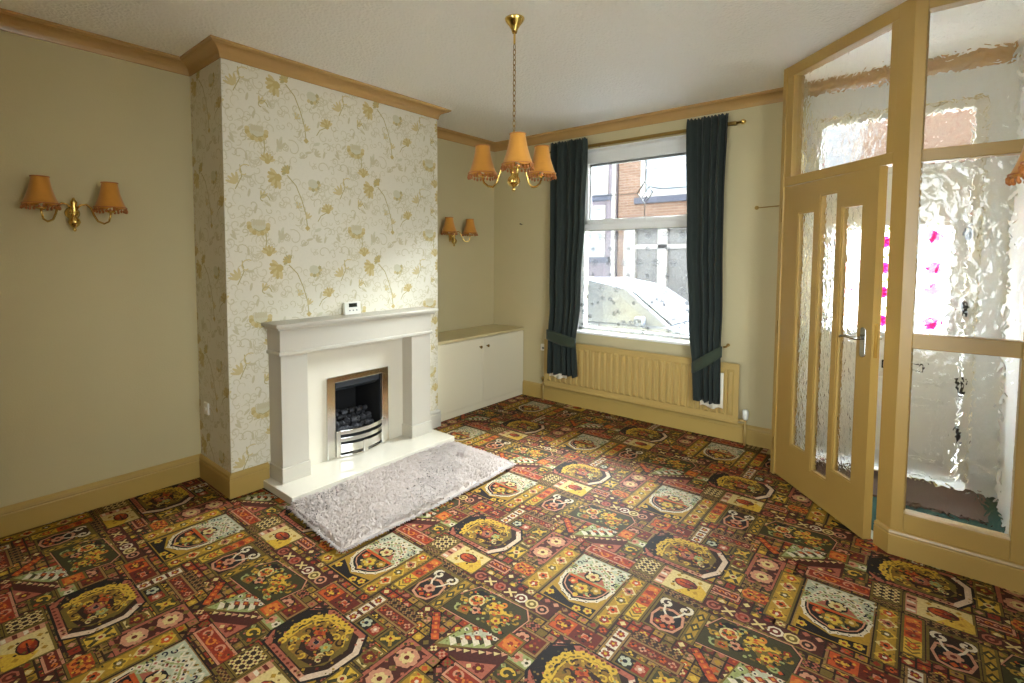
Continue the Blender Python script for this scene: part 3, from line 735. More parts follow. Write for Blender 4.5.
struct(sweep([(0, YB), (0, Y1), (C0, Y1), (C0, 1.62)], sk).build('baseboard_left', M['trim']), 'cream moulded skirting board along the left wall', 'skirting board')
struct(sweep([(C0, 2.95), (C0, Y2), (Q + .003, Y2)], sk).build('baseboard_chimney', M['surround']), 'short skirting end beside the hearth', 'skirting board')
struct(sweep([(Q + .002, D), (2.9, D)], sk).build('baseboard_front', M['trim']), 'cream skirting board under the radiator', 'skirting board')
struct(sweep([(0, YB), (0, Y1), (C0, Y1), (C0, Y2), (0, Y2), (0, D), (2.9, D)], cv).build('trim_1', M['cornice']), 'tan coved cornice round the ceiling', 'cornice')
struct(sweep([(2.96, D), (4.03, D)], cv).build('trim_2', M['cornice']))

# ------------------------------------------------------------------ window
def window():
    r = root_struct('window_1', ((WX0 + WX1) / 2, D + .12, WZ0), 'white front window with a leaded diamond upper light', 'window')
    y0, y1 = D + .11, D + .18
    f = MB()
    f.box(WX0, y0, WZ0, WX0 + .055, y1, WZ1); f.box(WX1 - .055, y0, WZ0, WX1, y1, WZ1)
    f.box(WX0, y0, WZ0, WX1, y1, WZ0 + .03); f.box(WX0, y0, WZ1 - .06, WX1, y1, WZ1); f.box(WX0, y0, 1.775, WX1, y1, 1.835)
    f.build('frame', M['upvc'], r, bevel=.004)
    s = MB(); a, b, c, d = WX0 + .05, WX1 - .05, 1.825, WZ1 - .055
    for (p, q, u, v) in ((a, a + .055, c, d), (b - .055, b, c, d), (a, b, c, c + .045), (a, b, d - .07, d)): s.box(p, y0 - .02, u, q, y1 - .01, v)
    s.build('opening_sash', M['upvc'], r, bevel=.005)
    g = MB(); g.box(a + .05, y0 + .03, c + .04, b - .05, y0 + .036, d - .065); g.build('upper_glass', M['glass'], r)
    g = MB(); g.box(WX0 + .05, y0 + .03, WZ0 + .025, WX1 - .05, y0 + .036, 1.78); g.build('lower_glass', M['glass'], r)
    k = MB(); e = .008
    for (p, q, u, v) in ((a + .055, a + .055 + e, c + .045, d - .07), (b - .055 - e, b - .055, c + .045, d - .07), (a + .055, b - .055, c + .045, c + .045 + e), (a + .055, b - .055, d - .07 - e * 2.5, d - .07)):
        k.box(p, y0 + .02, u, q, y0 + .04, v)
    k.box(WX0 + .05, y0 + .015, 1.76, WX1 - .05, y0 + .04, 1.776)
    k.build('gasket', M['gasket'], r)
    L = MB(); yl = y0 + .026; cx, cz, h = 1.70, 2.10, .085
    hw, hh = .075, .105
    def seg(p, q, w=.006):
        d = Vector((q[0] - p[0], q[1] - p[1])).normalized(); n = Vector((-d.y, d.x)) * w / 2
        L.extrude([(p[0] + n.x, p[1] + n.y), (p[0] - n.x, p[1] - n.y), (q[0] - n.x, q[1] - n.y), (q[0] + n.x, q[1] + n.y)], lambda t, u: (t[0], yl + .006 * u, t[1]))
    dm = [(cx - hw, cz), (cx, cz + hh), (cx + hw, cz), (cx, cz - hh)]
    for p, q in zip(dm, dm[1:] + dm[:1]): seg(p, q, .009)
    seg((cx - hw / 2, cz + hh / 2), (cx + hw / 2, cz - hh / 2)); seg((cx - hw * .15, cz - hh * .85), (cx + hw * .35, cz - hh * .15)); seg((cx - hw / 2, cz - hh / 2), (cx + hw / 2, cz + hh / 2), .004)
    seg((cx - hw, cz), (a + .055, cz), .005); seg((cx, cz - hh), (cx, c + .045), .006)
    seg((cx + hw * .5, cz + hh * .5), (cx + .16, cz + .02), .008); seg((cx + .16, cz + .02), (b - .055, cz + .02), .007); seg((cx, cz + hh), (cx, d - .07), .004)
    L.build('lead_came', M['lead'], r)
    sl = MB(); sl.box(WX0 - .03, D - .025, WZ0 - .022, WX1 + .03, D, WZ0); sl.box(WX0, D, WZ0 - .022, WX1, D + .115, WZ0); sl.build('sill', M['upvc'], r, bevel=.004)
    hd = MB().box(1.62, y0 - .035, 1.84, 1.74, y0 - .02, 1.862).build('handle', M['upvc'], r, bevel=.004)
    # white plaster lining to the head and sides of the recess
    q = MB(); q.box(WX0, D + .002, WZ1 - .008, WX1, D + .11, WZ1); q.box(WX0, D + .002, WZ0, WX0 + .008, D + .11, WZ1); q.box(WX1 - .008, D + .002, WZ0, WX1, D + .11, WZ1)
    q.build('reveal', M['upvc'], r)
window()

def net():
    z0, z1, x0, x1, y = WZ0 + .012, 1.765, WX0 + .02, WX1 - .02, D + .085
    r = thing('net_curtain', 'white lace net hanging across the lower half of the front window', 'net curtain', ((x0 + x1) / 2, y, z0))
    def fn(u, v):
        x = x0 + (x1 - x0) * u; return (x, y + .006 * math.sin(u * 60) + .003 * math.sin(u * 23 + v * 5), z0 + (z1 - z0) * v)
    MB().grid(fn, 160, 8).build('netting', M['net'], r, smooth=True)
    R = random.Random(5)
    def blossom(cx, cz, s):
        m = MB()
        for k in range(5):
            a = 2 * PI * k / 5 + .3
            ring = [(cx + s * .62 * math.cos(a) + s * .4 * math.cos(t), y - .014, cz + s * .62 * math.sin(a) + s * .4 * math.sin(t)) for t in [2 * PI * q / 7 for q in range(7)]]
            m.tube(ring, .0031, 4, True)
        m.build('lace_flower', M['lace'], r)
    for j, zz in enumerate((1.70, 1.45, 1.20)):
        for k in range(8):
            x = x0 + .1 + k * .155 + (.075 if j == 1 else 0)
            if x < x1 - .05: blossom(x, zz, .034)
    for _ in range(40): blossom(R.uniform(x0 + .04, x1 - .04), R.uniform(z0 + .03, 1.12), R.uniform(.014, .024))
    for zz in (1.58, 1.33):
        for k in range(6): blossom(x0 + .16 + k * .185, zz, .02)
    MB().tube([(WX0 + .009, y, z1 + .004), (WX1 - .009, y, z1 + .004)], .005, 8).build('wire', M['plastic'], r)
net()

# ------------------------------------------------------------------ curtains and rail
def lerp_tab(t, tab):
    for (a, va), (b, vb) in zip(tab[:-1], tab[1:]):
        if t <= b:
            k = (t - a) / (b - a) if b > a else 0; k = k * k * (3 - 2 * k)
            return va + (vb - va) * k
    return tab[-1][1]
YC = D - .105
def curtain(name_label, lt, rt, z0, z1, nf, ph, tie, hookx, hem, lin_off):
    cx = (lt[-1][1] + rt[-1][1]) / 2
    r = thing('curtain', name_label, 'curtain', (cx, YC, z0), 'pair of green curtains')
    NU, NV = nf * 14, 60
    zt = (tie[0] + tie[1]) / 2
    def amp(z):
        if z > z1 - .07: return .012 + .02 * (z1 - z) / .07
        return .029 - .013 * math.exp(-((z - zt) / .12) ** 2)
    def bulge(z):
        k = min(1, max(0, (1.05 - z) / .38)); return -.068 * k * k * (3 - 2 * k)
    def fn(u, v, off=0):
        z = z0 + (z1 - z0) * v
        a, b = lerp_tab(z, lt), lerp_tab(z, rt)
        wob = .35 * math.sin(2.1 * u * PI + ph) / nf
        x = a + (b - a) * u
        y = YC + bulge(z) + amp(z) * (math.sin((u + wob) * nf * 2 * PI + ph) + .3 * math.sin((u * nf * 1.7) * 2 * PI + ph * 2 + z * .8))
        if v > .985: z += .008 * math.sin(u * nf * 6 * PI)
        if v < .01: z += .006 * math.sin(u * nf * 2 * PI + 1)
        return (x, y, z)
    b = MB().grid(fn, NU, NV)
    o = b.build('drape', M['curtain'], r, smooth=True, solid=.006, fixn=False)
    # lining peeping out below the hem
    def fl(u, v):
        z = z0 - hem + (hem + .25) * v; a, b_ = lerp_tab(z0, lt), lerp_tab(z0, rt)
        return (a + (b_ - a) * (lin_off[0] + (lin_off[1] - lin_off[0]) * u), YC - .034 + .004 * math.sin(u * 3 * 2 * PI), z + (.012 * math.sin(u * 9) if v == 0 else 0))
    MB().grid(fl, 40, 6).build('lining', M['lining'], r, smooth=True, solid=.003, fixn=False)
    # tieback: a band round the gathered curtain, rising to its hook
    tb = MB(); n = 48; za, zb = tie[0], tie[1]
    a, b_ = lerp_tab(zt, lt) - .006, lerp_tab(zt, rt) + .006
    m_, hw = (a + b_) / 2, (b_ - a) / 2
    hs = 1 if hookx > m_ else -1
    def ft(u, v):
        t = 2 * PI * u
        x = m_ + hw * math.cos(t) ; y = YC + bulge(za + .05) + .050 * math.sin(t) - .002
        rise = tie[2] * (.5 + .5 * hs * math.cos(t)) ** 1.3
        w = (zb - za) * (.75 + .25 * abs(math.sin(t)))
        return (x, y, za + rise + w * v)
    tb.grid(ft, n, 4)
    tb.build('tieback', M['tie'], r, smooth=True, solid=.006, fixn=False)
    h = MB().tube([(hookx, D + .001, zb + tie[2] * .8), (hookx, D - .05, zb + tie[2] * .8 - .01), (hookx - hs * .02, D - .07, zb + tie[2] * .8 - .01)], .006, 8)
    h.lathe([(.014, -.003), (.014, .0)], (hookx, D, zb + tie[2] * .8), 12, 'y')
    hk = h.build('tieback_hook', M['oldbrass'], None)
    return r, hk
Lc, hk1 = curtain('dark green velvet curtain beside the alcove cupboard, tied back',
        [(.33, .845), (.70, .845), (1.2, .818), (2.63, .81)], [(.33, 1.182), (.70, 1.162), (1.2, 1.165), (1.9, 1.20), (2.63, 1.222)], .335, 2.632, 5, .4, (.62, .735, .06), .785, .045, (.02, .62))
Rc, hk2 = curtain('dark green velvet curtain nearer the glazed porch, tied back',
        [(.32, 2.290), (.62, 2.272), (1.0, 2.22), (1.6, 2.185), (2.63, 2.157)], [(.32, 2.49), (.62, 2.485), (1.0, 2.47), (1.6, 2.46), (2.0, 2.458), (2.63, 2.472)], .325, 2.632, 4, 1.7, (.55, .655, .16), 2.492, .045, (.18, 1.06))
tag(hk1, 'small brass hook holding the tieback nearest the alcove', 'hook', 'curtain hooks')
tag(hk2, 'small brass hook holding the tieback nearest the porch', 'hook', 'curtain hooks')
rl = thing('curtain_rail', 'slim brass curtain rail above the front window', 'curtain rail', (1.66, D - .06, 2.585))
yr, zr = D - .058, 2.560
MB().box(.79, yr - .006, zr - .015, 2.52, yr + .006, zr + .015).build('rail', M['oldbrass'], rl, bevel=.003)
for x, s in ((.79, -1), (2.52, 1)):
    MB().lathe([(.011, 0), (.011, .03 * s), (.018, .036 * s), (.02, .048 * s), (.012, .062 * s), (.004, .068 * s)], (x, yr, zr), 14, 'x').build('finial', M['brass'], rl, smooth=True)
for x in (1.3, 2.1, 2.5, .84): MB().box(x - .008, yr, zr - .008, x + .008, D, zr + .008).build('bracket', M['oldbrass'], rl)

# ------------------------------------------------------------------ radiator
def radiator():
    x0, x1, z0, z1 = .757, 2.605, .178, .652
    r = thing('radiator', 'long cream panel radiator under the front window', 'radiator', ((x0 + x1) / 2, D - .07, 0))
    b = MB(); yf = D - .098
    b.box(x0, yf, z0, x1, yf + .012, z1)
    n = 29; p = (x1 - x0 - .06) / n
    for k in range(n):
        c = x0 + .03 + (k + .5) * p
        za, zb = z0 + .05, z1 - .045
        vs = []
        for (h, y, zz) in ((.024, yf + .001, 0), (.014, yf - .014, .02)):
            vs += [(c - h, y, za + zz), (c + h, y, za + zz), (c + h, y, zb - zz), (c - h, y, zb - zz)]
        b.add(vs, [(4, 5, 6, 7), (0, 1, 5, 4), (1, 2, 6, 5), (2, 3, 7, 6), (3, 0, 4, 7)])
    b.box(x0 + .004, yf - .004, z1 - .012, x1 - .004, yf + .004, z1 + .004); b.box(x0 + .004, yf - .004, z0 - .004, x1 - .004, yf + .004, z0 + .012)
    b.build('front_panel', M['radiator'], r, bevel=.002)
    b = MB().box(x0 + .02, D - .045, z0 + .01, x1 - .02, D - .035, z1 - .01); b.build('back_panel', M['radiator'], r)
    for x in (x0 + .3, x1 - .3): MB().box(x - .015, D - .036, z0 + .05, x + .015, D - .002, z1 - .05).build('bracket', M['radiator'], r)
    # left lockshield valve and right thermostatic valve with pipes into the floor
    v = MB(); v.tube([(x0 + .01, D - .06, z0 + .03), (x0 - .035, D - .06, z0 + .03)], .011, 10); v.tube([(x0 - .035, D - .06, 0), (x0 - .035, D - .06, z0 + .05)], .008, 10); v.build('pipe', M['radiator'], r, smooth=True)
    MB().lathe([(.014, 0), (.016, .015), (.016, .035), (.010, .045)], (x0 - .035, D - .06, z0 + .03), 12).build('lockshield_valve', M['oldbrass'], r, smooth=True)
    v = MB(); v.tube([(x1 - .01, D - .06, z0 + .02), (x1 + .045, D - .06, z0 + .02)], .011, 10); v.tube([(x1 + .045, D - .06, 0), (x1 + .045, D - .06, z0 + .02)], .008, 10); v.build('pipe', M['radiator'], r, smooth=True)
    MB().lathe([(.012, 0), (.020, .012), (.022, .03), (.022, .07), (.016, .08), (.004, .082)], (x1 + .045, D - .06, z0 + .03), 16).build('thermostatic_valve', M['plastic'], r, smooth=True)
radiator()

# ------------------------------------------------------------------ fireplace
def fireplace():
    x1 = .645
    r = thing('fireplace_surround', 'cream fireplace surround with a plain mantel shelf', 'fireplace', (C0 + .002, 2.285, .05))
    cx = C0 + .002
    for (a, b) in ((1.637, 1.822), (2.725, 2.925)):
        MB().box(cx, a, .05, x1, b, .875).build('pilaster', M['surround'], r, bevel=.002)
        MB().box(cx, a - .008, .05, x1 + .010, b + .008, .148).build('plinth_block', M['surround'], r, bevel=.004)
    MB().box(cx, 1.632, .895, x1 + .004, 2.93, 1.035).build('frieze', M['surround'], r, bevel=.002)
    m = MB().box(cx, 1.622, .872, x1 + .014, 2.94, .896); m.build('moulding', M['surround'], r, bevel=.005)
    s = MB(); s.box(cx, 1.592, 1.055, x1 + .045, 2.98, 1.078); s.box(cx, 1.612, 1.035, x1 + .024, 2.96, 1.056)
    s.build('mantel_shelf', M['surround'], r, bevel=.005)
    b = MB(); y0, y1, zz = 2.085, 2.515, .605
    b.box(cx, 1.822, .05, .530, y0, .872); b.box(cx, y1, .05, .530, 2.725, .872); b.box(cx, y0, zz, .530, y1, .872)
    b.build('back_panel', M['hearth'], r)
    h = MB().box(C0 + .002, 1.578, 0, .865, 2.985, .05)
    tag(h.build('hearth', M['hearth'], None, bevel=.004), 'low polished cream marble slab under the fireplace', 'hearth')
    # gas fire
    g = thing('gas_fire', 'inset coal effect gas fire with a silver trim and fret', 'gas fire', (.53, 2.3, .05))
    fx = .530
    t = MB(); a, b_, c, d = 2.022, 2.568, .05, .645
    fx = .532; c = .052
    t.extrude([(a, c), (a + .068, c), (a + .068, d - .045), (b_ - .062, d - .045), (b_ - .062, c), (b_, c), (b_, d), (a, d)], lambda p, u: (fx + .016 * u, p[0], p[1]))
    t.build('trim_frame', M['chrome'], g, bevel=.004)
    k = MB(); ya, yb = 2.095, 2.503
    k.box(.20, ya, .053, .21, yb, .598); k.box(.20, ya, .052, fx - .002, ya + .008, .598); k.box(.20, yb - .008, .052, fx - .002, yb, .598); k.box(.20, ya, .592, fx - .002, yb, .598); k.box(.20, ya, .052, fx - .002, yb, .06)
    k.build('firebox', M['black'], g)
    MB().extrude([(fx - .004, .555), (fx - .06, .52), (fx - .07, .53), (fx - .01, .59), (fx - .004, .59)], lambda p, u: (p[0], ya + .012 + (yb - ya - .024) * u, p[1])).build('canopy', M['blacksteel'], g)
    MB().box(.24, ya + .012, .10, fx - .02, yb - .012, .20).build('burner_tray', M['black'], g)
    R = random.Random(11)
    n = 0
    for row, (xx, zz, m) in enumerate(((.49, .228, 9), (.44, .25, 9), (.385, .275, 8), (.33, .30, 8), (.47, .268, 7), (.40, .31, 5))):
        for q in range(m):
            yy = ya + .04 + (yb - ya - .08) * (q + .5 * (row % 2) + .25) / m
            s = R.uniform(.020, .029); lump = MB(); vs = []
            prof = [(.25, -.9), (.8, -.55), (1.0, 0), (.8, .55), (.25, .9)]
            ph = R.uniform(0, 6)
            lump.lathe([(p * s, h * s * .8) for p, h in prof], (xx + R.uniform(-.01, .01), yy, zz + R.uniform(-.008, .012)), 7, 'z', True, lambda r_, h_, a_: (r_ * (1 + .22 * math.sin(3 * a_ + ph + h_ * 40)), h_ * (1 + .2 * math.cos(2 * a_ + ph))))
            lump.build('coal', M['coal'], g)
    # fret: curved bars between two uprights standing on the hearth
    f = MB(); yl, yr_ = 2.10, 2.506
    def bar(z0, z1, bow, th):
        N = 16
        o = []; i_ = []
        for q in range(N + 1):
            t_ = q / N; yy = yl + (yr_ - yl) * t_; xx = .552 + bow * (1 - (2 * t_ - 1) ** 2); o.append((xx, yy)); i_.append((xx - th, yy))
        f.prism(o + i_[::-1], z0, z1)
    bar(.218, .248, .055, .012); bar(.165, .195, .055, .012); bar(.085, .145, .055, .012)
    for (zz) in (.056,): bar(zz, .068, .055, .012)
    f.build('fret', M['chrome'], g, bevel=.003)
    for q in ((.549, yl - .012, .052, .566, yl + .02, .25), (.549, yr_ - .02, .052, .566, yr_ + .012, .25), (.600, 2.285, .052, .612, 2.325, .15)): MB().box(*q).build('fret_upright', M['chrome'], g, bevel=.004)
fireplace()

# thermometer clock on the mantel
def clock():
    x, y, z = .525, 2.255, 1.078
    r = thing('desk_clock', 'small white digital clock standing on the mantel shelf', 'clock', (x, y, z))
    MB().extrude([(x - .022, z), (x + .016, z), (x + .008, z + .092), (x - .010, z + .092)], lambda p, u: (p[0], y - .070 + .14 * u, p[1])).build('case', M['plastic'], r, bevel=.006, seg=3)
    k = (x + .012, x + .009)
    MB().extrude([(x + .010, z + .054), (x + .0155, z + .054), (x + .0128, z + .082), (x + .008, z + .082)], lambda p, u: (p[0], y - .034 + .068 * u, p[1])).build('display', M['lcd'], r)
    for k in range(3): MB().lathe([(.005, .0), (.005, .003)], (x + .0145, y - .03 + k * .03, z + .03), 10, 'x').build('button', M['gasket'], r)
clock()

# ------------------------------------------------------------------ sheepskin rug
def rug():
    x0, x1, ya, yb = .878, 1.50, 1.555, 2.945
    r = thing('rug', 'pale cream sheepskin rug in front of the hearth', 'rug', ((x0 + x1) / 2, (ya + yb) / 2, .004))
    R = random.Random(2)
    def edge(u, v):
        x = x0 + (x1 - x0 + .02 * math.sin(v * 3)) * u; y = ya + (yb - ya) * v - .055 * u * (1 - v) * 1.0 - .02 * u * v
        return x, y
    def ht(u, v):
        e = min(u, 1 - u) * (x1 - x0); e2 = min(v, 1 - v) * (yb - ya); q = min(1, min(e, e2) / .035)
        return .012 + .014 * q ** .5 + .003 * math.sin(u * 17 + v * 9) * q + .003 * math.sin(v * 31 - u * 7) * q
    b = MB(); nu, nv = 40, 80
    b.grid(lambda u, v: (*edge(u, v), .003 + ht(u, v)), nu, nv)
    b.grid(lambda u, v: (*edge(u, v), .003), nu, nv)
    o = b.build('hide', M['rug'], r, smooth=True)
    t = MB(); vs = t.v; fs = t.f
    for _ in range(15000):
        u, v = R.random(), R.random()
        if R.random() < .12:
            k = R.random()
            if k < .35: u = R.choice((0.004, .996))
            else: v = R.choice((0.004, .996)) if k < .6 else v; u = u if k < .6 else R.choice((.996, .996, .004))
        x, y = edge(u, v); z = .002 + ht(u, v)
        a = R.uniform(0, 6.28) * .35 + 2.4 + 1.2 * math.sin(u * 5 + v * 8)
        l = R.uniform(.018, .038); w = R.uniform(.004, .0075)
        if u < .01 or u > .99 or v < .01 or v > .99:
            a = math.atan2((v - .5) * (1 if min(v, 1 - v) < .01 else .0), (u - .5) * (1 if min(u, 1 - u) < .01 else 0)) + R.uniform(-.6, .6); z *= .6
            if u < .01: continue
        dx, dy = math.cos(a), math.sin(a); h = R.uniform(.004, .016)
        bi = len(vs)
        vs += [(x - dy * w, y + dx * w, z - .004), (x + dy * w, y - dx * w, z - .004), (x + dx * l * .6 + dy * w * .7, y + dy * l * .6 - dx * w * .7, z + h), (x + dx * l, y + dy * l, max(.003, z + h * .5)), (x + dx * l * .6 - dy * w * .7, y + dy * l * .6 + dx * w * .7, z + h)]
        fs += [(bi, bi + 1, bi + 2, bi + 4), (bi + 4, bi + 2, bi + 3)]
    t.v = [(max(x, .869), y, z) for x, y, z in t.v]
    p = t.build('pile', M['rug'], r, smooth=True, fixn=False); p['kind'] = 'stuff'
rug()

# ------------------------------------------------------------------ alcove cupboard
def cupboard():
    y0, y1 = Y2 + .003, D - .002
    r = thing('alcove_cupboard', 'low cream cupboard built into the chimney alcove', 'cupboard', (.2, (y0 + y1) / 2, 0))
    MB().box(.003, y0, .0, Q - .02, y1, HQ - .032).build('carcass', M['cupboard'], r)
    MB().box(.003, y0, HQ - .028, Q + .012, y1, HQ).build('worktop', M['worktop'], r, bevel=.006)
    MB().box(.25, y0, 0, Q - .004, y1, .058).build('plinth', M['cupboard'], r)
    for (a, b, kn) in ((y0 + .004, 3.846, 3.797), (3.850, y1 - .004, 3.905)):
        d = MB().box(Q - .02, a, .062, Q, b, HQ - .034).build('door', M['cupboard'], r, bevel=.003)
        MB().lathe([(.006, 0), (.006, .012), (.013, .018), (.015, .026), (.011, .031), (.002, .032)], (Q, kn, .618), 14, 'x').build('knob', M['oldbrass'], d, smooth=True)
cupboard()

# ------------------------------------------------------------------ lamp shades, wall lights, chandelier
def shade_prof(h, r0, r1):
    o = []
    for k in range(9):
        t = k / 8; o.append((r0 + (r1 - r0) * (.35 * t + .65 * t ** 2.2), h * (1 - t)))
    return o
def shade(cx, cy, zb, parent, h=.142, r0=.039, r1=.076, bulb=True):
    """bell shaped fabric shade, its lower rim at zb"""
    p = shade_prof(h, r0, r1)
    def mod(r, hh, a):
        lob = abs(math.sin(a * 3)); k = 1 - hh / h
        return r * (1 + .05 * k * lob), hh - .010 * k ** 6 * lob
    b = MB(); inner = [(r - .003, q) for r, q in reversed(p)]
    b.lathe(p + inner + [p[0]], (cx, cy, zb), 48, 'z', False, mod)
    s = b.build('lamp_shade', M['shade'], parent, smooth=True)
    for zz, rr, nm in ((zb + h, r0 + .001, 'top_braid'), (zb + .001, r1 * 1.03, 'hem_braid')):
        MB().tube([(cx + rr * math.cos(2 * PI * k / 32), cy + rr * math.sin(2 * PI * k / 32), zz) for k in range(32)], .003, 6, True).build(nm, M['fringe'], s, smooth=True)
    f = MB(); n = 26
    for k in range(n):
        a = 2 * PI * k / n; x, y = cx + r1 * 1.03 * math.cos(a), cy + r1 * 1.03 * math.sin(a); d = .010 * abs(math.sin(a * 3))
        f.tube([(x, y, zb - d), (x, y, zb - d - .008)], .0018, 5)
        f.lathe([(.001, 0), (.005, -.004), (.0065, -.009), (.005, -.015), (.001, -.018)], (x, y, zb - d - .004), 6, 'z')
    f.build('bead_fringe', M['fringe'], s, smooth=True)
    return s

def wall_light(loc, label, wallsign, group):
    """built against a wall whose face is x = loc.x and faces +x (wallsign 1)"""
    X, Y, Z = loc
    r = thing('wall_light', label, 'wall light', loc, group)
    MB().lathe([(.020, 0), (.034, .002), (.036, .008), (.026, .016), (.018, .030), (.026, .040), (.020, .052), (.006, .056)], (X, Y, Z), 20, 'x').build('backplate', M['brass'], r, smooth=True)
    v = MB(); v.lathe([(.004, -.105), (.010, -.095), (.006, -.085), (.022, -.070), (.030, -.052), (.024, -.035), (.010, -.02), (.014, .0), (.020, .02), (.012, .045), (.018, .06), (.010, .072), (.004, .085)], (X + .05, Y, Z), 18)
    v.build('urn', M['brass'], r, smooth=True)
    for s in (-1, 1):
        a = MB()
        path = [(0.05, .012, .02), (.055, .03, .045), (.06, .055, .05), (.07, .075, .03), (.08, .085, -.01), (.095, .10, -.045), (.11, .125, -.058), (.125, .145, -.045), (.13, .152, -.015), (.13, .153, .01)]
        a.tube([(X + p[0], Y + s * p[1], Z + p[2]) for p in path], .0055, 8)
        a.build('arm', M['brass'], r, smooth=True)
        cx, cy = X + .13, Y + s * .153
        h = MB(); h.lathe([(.006, -.005), (.022, 0), (.024, .006), (.012, .012)], (cx, cy, Z + .008), 16)
        h.build('drip_cup', M['brass'], r, smooth=True)
        MB().lathe([(.011, 0), (.011, .07), (.016, .085), (.018, .10), (.010, .125), (.002, .135)], (cx, cy, Z + .018), 14).build('candle_bulb', M['bulb'], r, smooth=True)
        shade(cx, cy, Z + .034, r)
    return r
wl = wall_light((0, .742, 1.744), 'brass twin wall light with amber shades on the long bare wall', 1, 'twin wall lights')
dup(wl, (0, 3.825, 1.712), 'brass twin wall light with amber shades above the alcove cupboard')
dup(wl, (XR, 2.45, 1.748), 'amber shaded wall light cut by the edge, beside the porch glass', PI)

def chandelier():
    cx, cy = 1.99, 2.278
    r = thing('chandelier', 'three arm brass chandelier with amber shades hanging on a chain', 'chandelier', (cx, cy, HT))
    MB().lathe([(.012, -.075), (.016, -.06), (.030, -.035), (.045, -.018), (.052, -.004), (.052, 0)], (cx, cy, HT), 24).build('ceiling_rose', M['brass'], r, smooth=True)
    MB().tube([(cx, cy, HT - .07), (cx, cy, HT - .13)], .006, 8).build('rod', M['brass'], r)
    c = MB(); z = HT - .13; k = 0
    while z > 2.115:
        L, W = .017, .0075; pts = []
        for q in range(10):
            a = 2 * PI * q / 10; u, w_ = W * math.cos(a), L * math.sin(a)
            pts.append((cx + (u if k % 2 else 0), cy + (0 if k % 2 else u), z - L + w_))
        c.tube(pts, .0022, 5, True); z -= .0265; k += 1
    c.build('chain', M['oldbrass'], r, smooth=True)
    MB().lathe([(.003, 1.852), (.010, 1.862), (.006, 1.875), (.026, 1.885), (.036, 1.905), (.030, 1.925), (.014, 1.94), (.020, 1.96), (.030, 1.985), (.026, 2.01), (.012, 2.03), (.016, 2.05), (.010, 2.08), (.006, 2.105), (.003, 2.12)], (cx, cy, 0), 22).build('baluster', M['brass'], r, smooth=True)
    for k in range(3):
        a = math.radians(-47 + 120 * k); dx, dy = math.cos(a), math.sin(a)
        prof = [(.025, 1.99), (.05, 2.005), (.07, 1.99), (.085, 1.95), (.10, 1.905), (.125, 1.885), (.155, 1.89), (.18, 1.91), (.19, 1.935), (.19, 1.955)]
        MB().tube([(cx + dx * p, cy + dy * p, z_) for p, z_ in prof], .006, 8).build('arm', M['brass'], r, smooth=True)
        x, y = cx + dx * .19, cy + dy * .19
        MB().lathe([(.006, -.006), (.026, 0), (.028, .006), (.012, .012)], (x, y, 1.948), 16).build('drip_cup', M['brass'], r, smooth=True)
        MB().lathe([(.011, 0), (.011, .07), (.016, .085), (.018, .10), (.010, .125), (.002, .135)], (x, y, 1.958), 14).build('candle_bulb', M['bulb'], r, smooth=True)
        shade(x, y, 1.962, r, .150, .039, .077)
chandelier()

# ------------------------------------------------------------------ small fittings
s = thing('wall_socket', 'small white socket low on the papered chimney side', 'socket', (.135, Y1 - .002, .49))
MB().box(.10, Y1 - .014, .455, .17, Y1 - .002, .535).build('faceplate', M['plastic'], s, bevel=.004)
MB().box(.12, Y1 - .019, .485, .15, Y1 - .013, .505).build('switch', M['plastic'], s, bevel=.002)
s = thing('telephone_socket', 'small white telephone socket on the window wall beside the radiator', 'socket', (.70, D, .55))
MB().box(.662, D - .025, .515, .728, D, .585).build('faceplate', M['plastic'], s, bevel=.005)
MB().box(.682, D - .028, .535, .708, D - .023, .555).build('port', M['gasket'], s)
n = MB().tube([(.391, D + .005, 1.85), (.391, D - .03, 1.855)], .005, 8).lathe([(.008, -.034), (.008, -.030)], (.391, D, 1.855), 10, 'y')
tag(n.build('picture_nail', M['blackiron'], None), 'small dark nail left in the wall above the alcove cupboard', 'nail')
h = MB().lathe([(.016, -.012), (.012, -.003), (.012, 0)], (2.672, D, 1.888), 12, 'y').tube([(2.672, D - .01, 1.888), (2.70, D - .022, 1.887), (2.84, D - .03, 1.893)], .004, 8)
tag(h.build('wall_hook', M['oldbrass'], None), 'thin brass stay hook fixed to the wall beside the porch', 'hook')

